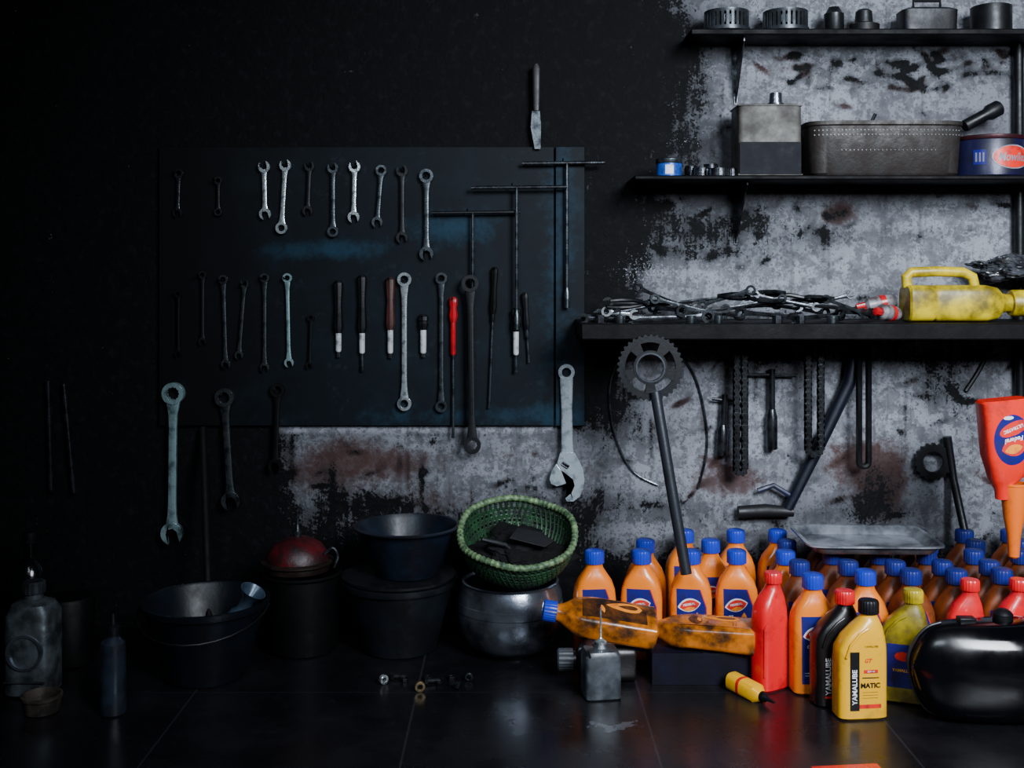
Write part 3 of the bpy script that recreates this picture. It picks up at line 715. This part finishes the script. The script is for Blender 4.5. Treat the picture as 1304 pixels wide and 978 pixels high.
# ---------------------------------------------------------------- oil bottles
OS=[(0,.038,.022,0,5),(.004,.0425,.0265,0,5),(.125,.0425,.0265,0,5),(.145,.0405,.026,0,4.5),(.163,.034,.0245,0,3.6),(.176,.025,.021,0,2.8),(.186,.0185,.0175,0,2.2),(.192,.0165,.0165,0,2),(.200,.0165,.0165,0,2)]
def orange_bottle(loc,rot,label):
    e=thing('oil_bottle',label,'oil bottle',loc,rot,'orange oil bottles on the floor')
    MB().loft(OS).obj('body',orange,e)
    mb=MB();mb.lathe([(.0195,.196),(.0198,.197),(.0198,.217),(.0185,.221),(.015,.223),(0,.223)],48,rib=.025,ribn=24)
    mb.obj('cap',capblue,e)
    fn=frontfn(OS);mb=MB()
    R_=lambda z:.030-.35*max(0,z-.112)-.55*max(0,.055-z)
    decal_patch(mb,.022,.148,lambda z:-.029-.02*max(0,z-.11),R_,fn,.0005,0,10,14)
    decal_patch(mb,.022,.148,R_,lambda z:R_(z)+.0018,fn,.0006,2,1,14)
    decal_patch(mb,*drop(.012,.066,.017,.036),fn,.0009,3,8,12)
    decal_patch(mb,*drop(.013,.058,.008,.020),fn,.0013,2,8,10)
    decal_fan(mb,-.004,.116,lens(.0235,.0135,.22),fn,.0010,1)
    decal_fan(mb,-.003,.1155,lens(.0205,.0110,.22),fn,.0014,2)
    decal_fan(mb,-.003,.1085,lens(.0120,.0040,.22),fn,.0018,3,24)
    decal_text(mb,'FEDERAL',.0062,-.004,.1175,.2,fn,.0019,1,.0002)
    decal_text(mb,'OIL',.0075,-.014,.092,.12,fn,.0013,1,.0003)
    for z in(.042,.037): decal_patch(mb,z,z+.0013,lambda z:-.024,lambda z:-.006,fn,.0012,1,4,1)
    mb.obj('label',[navy,white,redp,orangep],e)
    return e
L1='orange oil bottle with blue cap standing in a cluster'
b0=orange_bottle(FX(757,2.27),(0,0,.12),'orange oil bottle with blue cap beside the aluminium pot')
L2='orange oil bottle with blue cap and navy label'
for px,dd in((817,2.27),(880,2.27),(938,2.27)): dup(b0,FX(px,dd),(0,0,random.uniform(-.2,.2)),L2)
for px,dd in((872,2.45),(937,2.45),(990,2.45),(822,2.36),(905,2.36),(1000,2.265)):
    dup(b0,FX(px,dd),(0,0,random.uniform(-.12,.12)),L1)
bd=None
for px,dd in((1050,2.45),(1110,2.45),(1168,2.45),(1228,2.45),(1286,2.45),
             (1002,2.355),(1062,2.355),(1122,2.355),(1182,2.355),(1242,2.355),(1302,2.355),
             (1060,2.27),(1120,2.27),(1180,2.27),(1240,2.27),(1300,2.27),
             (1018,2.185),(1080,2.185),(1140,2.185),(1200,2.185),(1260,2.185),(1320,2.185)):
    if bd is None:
        bd=dup(b0,FX(px,dd),(0,0,.05),'shade-darkened orange oil bottle with blue cap in a packed cluster')
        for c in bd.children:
            if c.name.startswith('body'): c.data=c.data.copy();c.data.materials[0]=orangedk  # rear bottles get the colours with shade painted in
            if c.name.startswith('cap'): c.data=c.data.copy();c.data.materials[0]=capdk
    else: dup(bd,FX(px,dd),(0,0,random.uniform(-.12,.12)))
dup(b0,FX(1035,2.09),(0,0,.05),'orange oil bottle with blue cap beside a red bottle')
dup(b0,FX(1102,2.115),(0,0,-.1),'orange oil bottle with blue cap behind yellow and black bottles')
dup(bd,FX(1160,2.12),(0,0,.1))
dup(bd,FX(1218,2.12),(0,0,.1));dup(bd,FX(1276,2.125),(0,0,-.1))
YS=[(0,.040,.020,0,5),(.004,.045,.025,0,5),(.10,.045,.025,0,5),(.125,.044,.025,.001,4.5),(.145,.037,.0245,.006,3.8),(.162,.027,.022,.0125,3),(.174,.0185,.018,.0165,2.4),(.180,.015,.015,.0175,2),(.187,.015,.015,.0175,2)]
def scooter_bottle(loc,rot,bm,cm,label,dec):
    e=thing('oil_bottle',label,'oil bottle',loc,rot)
    MB().loft(YS).obj('body',bm,e)
    MB().lathe([(.0175,.184),(.018,.185),(.018,.203),(.016,.207),(0,.208)],48,T=Matrix.Translation((.0175,0,0)),rib=.025,ribn=24).obj('cap',cm,e)
    fn=frontfn(YS);mb=MB();dec(mb,fn);mb.obj('label',[blackp,white,redp,yellow,navy],e)
    MB().tube([(-.034,-.0255,.112),(-.026,-.0262,.135),(-.008,-.0262,.155),(.006,-.0245,.163)],.0022,8).obj('grip_ridge',bm,e)
    return e
def dec_y(mb,fn):
    decal_patch(mb,.018,.122,lambda z:-.027,lambda z:-.010,fn,.0005,0,5,8)
    decal_text(mb,'YAMALUBE',.0125,-.0185,.060,math.pi/2,fn,.001,1,.0003)
    decal_text(mb,'YAMALUBE',.0052,.012,.131,.0,fn,.0006,0)
    decal_text(mb,'GT',.0095,.006,.106,0,fn,.0006,2,.0003,.3)
    decal_patch(mb,.084,.090,lambda z:-.002,lambda z:.024,fn,.0005,2,5,1)
    decal_text(mb,'20W-40',.004,.011,.087,0,fn,.0009,1,.0001)
    decal_patch(mb,.075,.0768,lambda z:-.005,lambda z:.026,fn,.0005,0,5,1)
    decal_text(mb,'MATIC',.0120,.010,.062,0,fn,.0006,0,.0005)
    decal_patch(mb,.022,.029,lambda z:-.010,lambda z:.030,fn,.0005,2,5,1)
    for z in(.040,.045,.050): decal_patch(mb,z,z+.0006,lambda z:-.004,lambda z:.024,fn,.0005,0,5,1)
def dec_b(mb,fn):
    decal_text(mb,'YAMALUBE',.0135,-.024,.058,math.pi/2,fn,.0006,1,.0003)
    decal_patch(mb,.018,.022,lambda z:-.03,lambda z:.03,fn,.0005,2,5,1)
def dec_n(mb,fn):
    decal_patch(mb,.03,.110,lambda z:-.028,lambda z:.028,fn,.0005,4,8,6)
    decal_patch(mb,*ellip(.0,.088,.014,.009),fn,.001,2,8,8)
    decal_text(mb,'YAMALUBE',.0075,0,.062,0,fn,.001,3,.0002)
scooter_bottle(FX(1094,1.972),(0,0,.10),yellow,blackpl,'yellow scooter oil bottle with black cap standing in front',dec_y)
scooter_bottle(FX(1064,2.03),(0,0,.12),blackoil,redpl,'black oil bottle with red cap beside a yellow one',dec_b)
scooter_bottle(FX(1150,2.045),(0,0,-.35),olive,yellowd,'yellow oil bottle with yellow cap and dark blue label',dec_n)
RS=[(0,.030,.020,0,4),(.004,.0335,.0235,0,4),(.13,.0335,.0235,0,4),(.155,.032,.0225,0,3.5),(.175,.025,.019,.004,3),(.188,.017,.0155,.008,2.2),(.196,.014,.014,.009,2),(.204,.014,.014,.009,2)]
def red_bottle(loc,rot,label):
    e=thing('red_oil_bottle',label,'oil bottle',loc,rot,'red oil bottles on the floor')
    MB().loft(RS).obj('body',redpl,e)
    MB().lathe([(.0165,.200),(.017,.201),(.017,.217),(.015,.220),(0,.2205)],40,T=Matrix.Translation((.009,0,0)),rib=.025,ribn=20).obj('cap',redpl,e)
    MB().tube([(-.030,-.018,.03),(-.030,-.0185,.12),(-.020,-.020,.145)],.0025,8).obj('side_rib',redpl,e)
    return e
rb=red_bottle(FX(980,2.105),(0,0,.55),'plain red oil bottle with red cap beside an orange one')
dup(rb,FX(1229,2.060),(0,0,-.1),'red oil bottle standing behind the glossy black tank')
dup(rb,FX(1292,2.060),(0,0,.1),'red oil bottle half hidden behind the glossy black tank')
# inverted scarlet bottle + funnel
dI=2.20
IS=[(0,.044,.026,0,5),(.004,.048,.030,0,5),(.11,.048,.030,0,5),(.135,.044,.028,.0,4),(.155,.034,.024,.008,3),(.170,.022,.019,.014,2.4),(.180,.0165,.0165,.016,2),(.198,.0165,.0165,.016,2)]
top=P(1276,508,dI)
e=thing('upturned_oil_bottle','scarlet oil bottle turned upside down into an orange funnel','oil bottle',top,(0,math.pi-.10,0))
MB().loft(IS).obj('body',redhot,e)
fn=frontfn(IS);mb=MB()
decal_fan(mb,.0,.078,ell(.036,.050,-.12),fn,.0005,0,48,6)
decal_fan(mb,-.004,.056,ell(.030,.013,.35),fn,.0010,2,40,5)
decal_fan(mb,-.002,.092,lens(.026,.018,.2),fn,.0010,2,40,5)
decal_fan(mb,.000,.096,lens(.018,.009,.2),fn,.0014,3,30,4)
decal_text(mb,'Federal',.0125,-.002,.077,.14,fn,.0019,1,.0004,.3);decal_text(mb,'ULTRATEC',.0085,-.003,.056,.30,fn,.0015,1,.0003,.2)
decal_patch(mb,*ellip(.004,.034,.010,.004),fn,.001,1,8,8)
mb.obj('label',[navy,white,redp,orangep],e)
fq=Vector((P(1291,650,dI).x,dI-D,0))
MB().lathe([(.006,.205),(.0105,.209),(.013,.25),(.020,.29),(.026,.352),(.0275,.352),(.0275,.356),(.023,.356),(.018,.30),(.010,.25),(.006,.22)],28).obj('funnel',M('orange_funnel_plastic',(.9,.16,.008),.35,0,None,.1),None,fq+Vector((0,0,.018)),label='orange plastic funnel under an upturned scarlet bottle',cat='funnel')
# tray
e=MB()
x0,x1=P(1020,700,2.3).x,P(1182,700,2.3).x;w=(x1-x0)/2
e.loft([(0,w-.02,.075,0,9),(.0025,w-.012,.082,0,9),(.018,w,.094,0,9),(.0185,w+.006,.100,0,9),(.022,w+.006,.100,0,9),(.0215,w-.002,.092,0,9),(.006,w-.018,.076,0,9)],72)
e.obj('drip_tray',M('silver_tray',(.36,.39,.44),.2,.4,(.05,.055,.065),.26,9,.2),None,((x0+x1)/2,2.30-D,.2235),(0,0,-.03),label='shallow silvery metal drip tray resting on bottle caps',cat='tray')
# lying bottles, carton, support
x0,x1=P(826,0,2.17).x,P(958,0,2.17).x
mb=MB();mb.box(((x0+x1)/2,2.165-D,.030),(x1-x0,.095,.060));mb.box(((x0+x1)/2,2.165-D,.061),(.012,.096,.001))
mb.obj('carton',purple,None,label='flattened dark purple carton under lying bottles',cat='carton',bevel=.002)
lb_=dup(b0,Vector((P(963,0,2.13).x,2.13-D,.0885)),None,'dirty orange oil bottle lying on its side on a carton')
lb_.rotation_euler=(Matrix.Rotation(-.24,3,'Z')@Matrix.Rotation(-math.pi/2,3,'Y')@Matrix.Rotation(math.pi/2-.05,3,'Z')).to_euler()
lb2=dup(b0,Vector((P(834,0,2.145).x,2.145-D,.100)),None,'orange oil bottle tipped over with blue cap pointing outward')
lb2.rotation_euler=(Matrix.Rotation(.02,3,'Z')@Matrix.Rotation(-math.pi/2+.17,3,'Y')@Matrix.Rotation(math.pi/2-.35,3,'Z')).to_euler()
dirtyor=M('dirty_amber_plastic',(.62,.17,.006),.26,0,(.035,.014,.006),.28,22,.3,.35)
dirtlb=M('dark_amber_label',(.16,.05,.01),.3,0,(.015,.008,.006),.35,30,.1)
for r in (lb_,lb2):
    for c in r.children:
        if c.name.startswith('body'):
            me=c.data.copy();c.data=me;me.materials[0]=dirtyor
            for v in me.vertices:
                k=noise.noise(v.co*22+Vector((3 if r is lb_ else 9,0,0)))
                if .01<v.co.z<.18: v.co.y*=1-.22*max(0,k+.15);v.co.x*=1-.05*max(0,k)
        if c.name.startswith('label'):
            c.data=c.data.copy();c.data.materials[0]=dirtyor if r is lb_ else dirtlb
            for q_ in (1,2): c.data.materials[q_]=dirtlb
e=thing('black_oil_can','black plastic bottle with grey ribbed cap lying down','bottle',Vector((P(808,0,2.15).x,2.155-D,.036)),(0,-math.pi/2,0))
MB().loft([(0,.034,.034,0,4),(.004,.0355,.036,0,4),(.09,.0355,.036,0,4),(.108,.028,.028,0,2.5),(.115,.017,.017,0,2),(.13,.017,.017,0,2)],32).obj('body',blackoil,e)
MB().lathe([(.0205,.120),(.021,.122),(.021,.148),(.018,.151),(0,.151)],40,rib=.03,ribn=20).obj('cap',M('grey_cap',(.07,.08,.095),.4),e)
e=thing('square_oil_can','small square translucent grey oil can with needle spout','oil can',FX(765,2.065),(0,0,.15))
MB().loft([(0,.031,.026,0,8),(.003,.034,.029,0,8),(.080,.034,.029,0,8),(.088,.030,.025,0,6),(.091,.014,.014,0,3),(.098,.011,.011,0,2)],40).obj('body',M('milky_grey_plastic',(.10,.115,.135),.35,.2,(.025,.03,.036),.36,30,.1),e)
MB().lathe([(.011,.092),(.0115,.094),(.0115,.102),(.005,.106),(.0022,.110),(.0016,.165),(0,.166)],20).obj('spout',chrome,e)
MB().tube([(-.026,-.0285,.082),(-.030,-.030,.095),(-.012,-.024,.100)],.0022,8).obj('wire_bail',steel,e)
a=Vector(((931-652)*2.10/F,2.10-D,.0165))
e=thing('gear_oil_bottle','small yellow bottle with black nozzle lying on floor','bottle',a,(0,0,0))
dirv=Vector(((986-652)*2.0/F,2.0-D,.012))-a;e.rotation_euler=dirv.to_track_quat('Z','Y').to_euler();LL=dirv.length
MB().loft([(0,.013,.013,0,3),(.003,.0165,.0165,0,3),(LL*.62,.0165,.0165,0,3),(LL*.72,.010,.010,0,2),(LL*.74,.008,.008,0,2)],24).obj('body',yellow,e)
MB().lathe([(.0095,LL*.72),(.0098,LL*.74),(.0085,LL*.80),(.004,LL*.86),(.002,LL)],18).obj('nozzle',blackpl,e)
MB().loft([(.030,.0168,.0168,0,3),(.031,.0169,.0169,0,3),(.036,.0169,.0169,0,3),(.037,.0168,.0168,0,3)],24).obj('label',redp,e)
# fuel tank
dT=1.955
e=thing('fuel_tank','glossy black motorcycle fuel tank resting on the floor','fuel tank',FX(1284,dT))
out=[(-.176,.088,.112),(-.170,.062,.130),(-.158,.034,.150),(-.140,.012,.166),(-.11,.002,.175),(-.04,.0,.178),(.02,0,.180),(.08,.003,.180),(.12,.012,.165),(.15,.03,.14),(.165,.06,.11)]
mb=MB();rs=[]
for i,(x,zl,zh) in enumerate(out):
    t=1-(abs(x)/.180)**2;hy=.010+.060*max(0,t)**.6;cz=(zl+zh)/2;hz=(zh-zl)/2;ring=[]
    for k in range(40):
        a=2*math.pi*k/40;c_,s_=math.cos(a),math.sin(a)
        ring.append((x,hy*math.copysign(abs(c_)**.75,c_),cz+hz*math.copysign(abs(s_)**.95,s_)))
    rs.append(ring)
mb.rings(rs);o=mb.obj('body',gloss,e,angle=80)
sb=o.modifiers.new('sub','SUBSURF');sb.levels=2;sb.render_levels=2
pts=[(-.120,0,.172),(-.142,0,.165),(-.160,0,.149),(-.172,0,.130),(-.178,0,.105),(-.173,0,.072),(-.161,0,.038),(-.144,0,.016),(-.118,0,.005)]
MB().tube(spline(pts,4),.0022,8).obj('seam_flange',M('tank_seam',(.02,.022,.027),.35,.2),e)
MB().lathe([(.016,.174),(.017,.177),(.017,.188),(.014,.192),(.008,.196),(0,.197)],32,rib=.02,ribn=16).obj('filler_cap',blackpl,e,(-.01,0,0))
MB().box((-.075,-.0,.177),(.03,.02,.010)).obj('mount_lug',dark,e,bevel=.002)
# ---------------------------------------------------------------- buckets & pots
def bucket_prof(rb_,rt,h,t=.003,lip=.006):
    return [(rb_-.004,0),(rb_,.003),(rb_+(rt-rb_)*.93,h*.9),(rt+lip*.6,h*.9+.002),(rt+lip,h-.004),(rt+lip,h),(rt,h),(rt-t,h-.004),(rb_-t,.006),(0,.006)]
e=thing('bucket','wide black plastic bucket with thick rim on the floor','bucket',FX(262,2.17))
mb=MB();mb.lathe(bucket_prof(.078,.119,.152),56);mb.obj('body',bluepl,e)
MB().tube([(.126*math.cos(a),-.022*math.sin(a)-.004-.120*math.sin(a),.142-.035*math.sin(a)) for a in [math.pi*i/14 for i in range(15)]],.0022,8).obj('bail_handle',dark,e)
rod('wooden_stick','dark wooden stick standing in the bucket against the wall','stick',FX(268,2.22)+Vector((0,0,.014)),P(258,545,D-.010),.008,wood)
e=thing('oil_jug','dull blue-grey oil jug leaning inside the bucket','jug',Vector((P(292,0,2.18).x,2.15-D,.075)),(0.15,.52,0))
MB().lathe([(.020,0),(.022,.004),(.024,.05),(.020,.065),(.013,.075),(.013,.10),(.026,.12),(.024,.12),(.010,.10)],24).obj('body',M('blue_grey_plastic',(.05,.08,.12),.3,.3,None,.3,20),e)
e=thing('bucket','tall dark plastic bucket supporting a basin','bucket',FX(508,2.33))
mb=MB();mb.lathe(bucket_prof(.078,.118,.150),56)
mb.obj('body',greypl,e)
MB().lathe([(.0,.1505),(.118,.1505),(.121,.153),(.121,.158),(.112,.160),(0,.160)],48).obj('lid',blackpl,e)
mb=MB();mb.lathe([(.062,0),(.066,.002),(.084,.04),(.100,.09),(.104,.098),(.113,.100),(.114,.103),(.104,.104),(.098,.094),(.080,.036),(.062,.006),(0,.006)],56)
mb.obj('basin',M('blue_basin_plastic',(.007,.012,.023),.35,0,(.003,.004,.007),.3,14,.25,spec=.35),None,FX(519,2.32)+Vector((0,0,.160)),label='dark blue plastic basin stacked on a bucket',cat='basin')
mb=MB();mb.lathe([(.07,0),(.075,.003),(.082,.10),(.080,.155),(.084,.160),(.080,.164),(.074,.158),(.070,.01),(0,.008)],48)
mb.obj('drum',black,None,FX(385,2.33),label='black metal drum carrying a maroon lidded pot',cat='drum')
e=thing('maroon_pot','small pot with maroon domed lid and wire knob','pot',FX(379,2.33)+Vector((0,0,.164)))
MB().lathe([(.060,0),(.068,.003),(.070,.014),(.076,.018),(.076,.022),(.066,.024)],40).obj('rim',M('rusty_tin',(.035,.022,.018),.4,.4,(.010,.006,.005),.3,30),e)
MB().lathe([(.066,.024),(.064,.036),(.050,.056),(.028,.068),(.012,.072),(0,.073)],40).obj('lid',maroon,e)
MB().lathe([(.008,.072),(.010,.080),(.005,.086),(.002,.100),(.0012,.125)],14).obj('knob',steel,e)
MB().tube(spline([(.060,-.02,.04),(.078,-.02,.052),(.088,-.02,.035),(.080,-.02,.012)]),.0035,8).obj('side_handle',gre,e)
e=thing('aluminium_pot','round bellied aluminium pot with rolled rim and feet','pot',FX(650,2.31))
mb=MB();mb.lathe([(.050,.006),(.068,.008),(.092,.024),(.106,.050),(.112,.080),(.1105,.092),(.112,.094),(.1105,.110),(.1095,.111),(.108,.126),(.102,.140),(.100,.146),(.102,.150),(.097,.151),(.094,.146),(.104,.12),(.107,.075),(.085,.025),(0,.012)],64)
mb.obj('body',alu,e)
MB().lathe([(.050,0),(.056,.001),(.060,.012),(.046,.012),(.044,.001)],32).obj('foot_ring',steel,e)
bc=P(658,720,2.285)+Vector((0,.01,0))
e=thing('green_basket','round green plastic basket tilted on the aluminium pot','basket',bc,(.42,0.02,0))
prof=lambda t:(.058+.060*math.sin(t*math.pi/2),.082*(1-math.cos(t*math.pi/2)))
N=60
wav=lambda a:.0045*math.sin(3*a+.6)+.0025*math.sin(5*a)
mb=MB()
for k in range(14):
    t=min(.05+k*.073,1);r,z=prof(t);mb.tube([(r*math.cos(2*math.pi*i/N),r*math.sin(2*math.pi*i/N),z+t*wav(2*math.pi*i/N)) for i in range(N)],.0019,5,True)
for sgn in(-1,1):
  for i in range(N):
    mb.tube([((prof(t)[0])*math.cos(2*math.pi*i/N+sgn*t*.35),(prof(t)[0])*math.sin(2*math.pi*i/N+sgn*t*.35),prof(t)[1]+t*wav(2*math.pi*i/N)) for t in [0,.2,.4,.6,.8,1.]],.0026,5)
mb.lathe([(.060,-.001),(.062,.001),(.060,.003),(0,.003)],40)
mb.obj('mesh_bowl',green,e)
mb=MB();NN=198;R_=.118
mb.tube([(R_*math.cos(2*math.pi*i/NN),R_*math.sin(2*math.pi*i/NN),.083+wav(2*math.pi*i/NN)) for i in range(NN)],[.0068+.0009*math.cos(2*math.pi*i/3) for i in range(NN)],10,True)
mb.obj('rim',M('pale_green_rim',(.17,.26,.12),.5,0,(.025,.06,.028),.30,70),e)
o=crumple('oily_rag',rag,P(664,704,2.27),(.082,.066,.026),8.3,'crumpled dark oily rag inside the green basket','rag',.5);o.rotation_euler=(.42,0,.3)
MB().prism([(-.045,-.012),(.03,-.018),(.05,.0),(.02,.014),(-.03,.016)],-.002,.002).obj('scrap_plate',dark,None,P(676,684,2.235),(-.75,.2,.1),bevel=.001,label='dark bent scrap plate lying in the basket',cat='scrap metal')
MB().tube([(-.05,0,0),(0,0,.01),(.045,0,.0)],.005,8).obj('dark_handle_tool',dark,None,P(640,700,2.23),(0,.5,.3),label='dark handle of a tool lying in the basket',cat='tool')
# ---------------------------------------------------------------- items at the dark side
e=thing('metal_canister','grimy metal canister with round embossed emblem and cap','canister',FX(43,2.09))
CS=[(0,.040,.036,0,3.5),(.004,.046,.042,0,3.5),(.15,.046,.042,0,3.5),(.168,.036,.034,0,3),(.176,.018,.018,0,2),(.188,.017,.017,0,2)]
MB().loft(CS).obj('body',M('canister_metal',(.17,.20,.22),.35,.6,(.03,.036,.04),.34,22,.2),e)
MB().lathe([(.020,.186),(.021,.188),(.021,.206),(.018,.209),(0,.209)],32,rib=.03,ribn=16).obj('cap',tin,e)
MB().annulus(0,.085,.034,.029,-.0445,-.036,36).obj('emblem_ring',alu,e)
MB().tube([(-.038,-.043,.03),(.038,-.043,.03)],.002,8).obj('embossed_line',tin,e)
MB().lathe([(.024,0),(.030,.003),(.034,.026),(.036,.028),(.036,.033),(.032,.034),(.028,.006),(0,.006)],32).obj('small_dish',M('brown_tin_dish',(.08,.065,.05),.5,.3,(.015,.012,.01),.3,30),None,FX(53,1.985),label='small round dirty tin dish on the floor',cat='dish')
e=thing('squeeze_bottle','slim dark plastic bottle with pointed nozzle on the floor','bottle',FX(144,1.98))
MB().lathe([(.020,0),(.0225,.003),(.0225,.035),(.0215,.04),(.0225,.045),(.0225,.105),(.0215,.110),(.0225,.115),(.021,.128),(.012,.138),(.012,.143)],32).obj('body',M('slate_plastic',(.018,.025,.04),.3,0,(.008,.010,.014),.3,20,.1),e)
MB().lathe([(.013,.142),(.0135,.144),(.0125,.156),(.005,.162),(.002,.180),(0,.181)],24).obj('nozzle',dark,e)
e=thing('dark_bottle','dark glass bottle standing against the dark wall','bottle',FX(38,2.36))
MB().lathe([(.034,0),(.036,.003),(.036,.14),(.030,.165),(.013,.185),(.013,.222)],32).obj('body',M('dark_glass',(.004,.005,.006),.12),e)
MB().lathe([(.0145,.215),(.015,.216),(.015,.238),(0,.239)],20).obj('cap',dark,e)
MB().lathe([(.045,0),(.048,.003),(.05,.13),(.046,.136),(0,.137)],32).obj('dark_tin',black,None,FX(88,2.24),label='dark round tin standing in the shadow',cat='tin')
# small parts on floor
def nut(px,py,r,mat,rx=0,lab='small steel nut lying on the floor'):
    d_=H*F/(py-HY);mb=MB();h=r*.9
    mb.annulus(0,0,r,r*.5,0,-h,6 if rx==0 else 24,T=Matrix.Rotation(math.pi/2,4,'X'))
    o=mb.obj('hex_nut' if rx==0 else 'metal_ring',mat,None,FX(px,d_)+Vector((0,0,0 if rx==0 else r)),(0 if rx==0 else math.pi/2,0,random.random()*1.5),bevel=.0006,label=lab,cat='nut' if rx==0 else 'ring',group='small metal parts on the floor')
    if rx==0: o.location.z=-min(v.co.z for v in o.data.vertices)
brass=M('brass',(.25,.18,.09),.35,.8)
nut(535,882,.010,brass,1,'small brass ring lying on the floor');nut(490,872,.009,chrome,1,'small bright steel ring standing on the floor');nut(597,868,.008,gre,1,'small steel ring standing on the floor')
nut(560,872,.008,gre);nut(575,866,.009,dark);nut(545,866,.009,dark);nut(515,868,.008,dark)
def bolt(px,py,L,yaw,mat=gre):
    d_=H*F/(py-HY);mb=MB();T=Matrix.Rotation(math.pi/2,4,'Y')
    mb.lathe([(.008,0),(.008,.006),(.0042,.006),(.0042,L)],6,T=T);mb.lathe([(.004,.006),(.004,L),(.003,L+.001)],14,T=T)
    mb.obj('bolt',mat,None,FX(px,d_)+Vector((0,0,.0075)),(0,.05,yaw),label='short steel bolt lying on the floor',cat='bolt',group='small metal parts on the floor')
bolt(540,872,.03,.3,dark);bolt(585,878,.02,2.5);bolt(497,866,.03,.15,gre)
mb=MB();mb.box((0,0,.0006),(.11,.07,.0012),0);mb.box((0,.0,.0013),(.08,.012,.0003),1)
mb.obj('red_leaflet',[redhot,yellow],None,FX(1086,1.735),(0,0,.10),label='red printed leaflet lying flat on the floor',cat='leaflet')
# ---------------------------------------------------------------- light
def area(name,loc,tgt,size,sy,en,col,spread=180):
    l=bpy.data.lights.new(name,'AREA');l.shape='RECTANGLE';l.size=size;l.size_y=sy;l.energy=en;l.color=col;l.spread=math.radians(spread)
    o=bpy.data.objects.new(name,l);C.objects.link(o);o.location=loc
    o.rotation_euler=(Vector(tgt)-Vector(loc)).to_track_quat('-Z','Y').to_euler();return o
area('doorway_light',(1.2,-2.6,1.75),(.76,0,.55),1.0,1.0,37,(.84,.91,1.0),80)
area('window_light',(-.35,-2.3,1.7),(.42,0,.3),.8,.5,4.2,(.76,.89,1.0),92)
w=bpy.data.worlds.new('w');bpy.context.scene.world=w;w.use_nodes=True
w.node_tree.nodes['Background'].inputs[0].default_value=(.35,.5,.8,1);w.node_tree.nodes['Background'].inputs[1].default_value=.003
cam=bpy.data.cameras.new('cam');co_=bpy.data.objects.new('cam',cam);C.objects.link(co_)
co_.location=(0,-D,H);co_.rotation_euler=(math.pi/2,0,0)
cam.sensor_width=36;cam.lens=F*36/1304;cam.shift_y=-(489-HY)/1304
bpy.context.scene.camera=co_
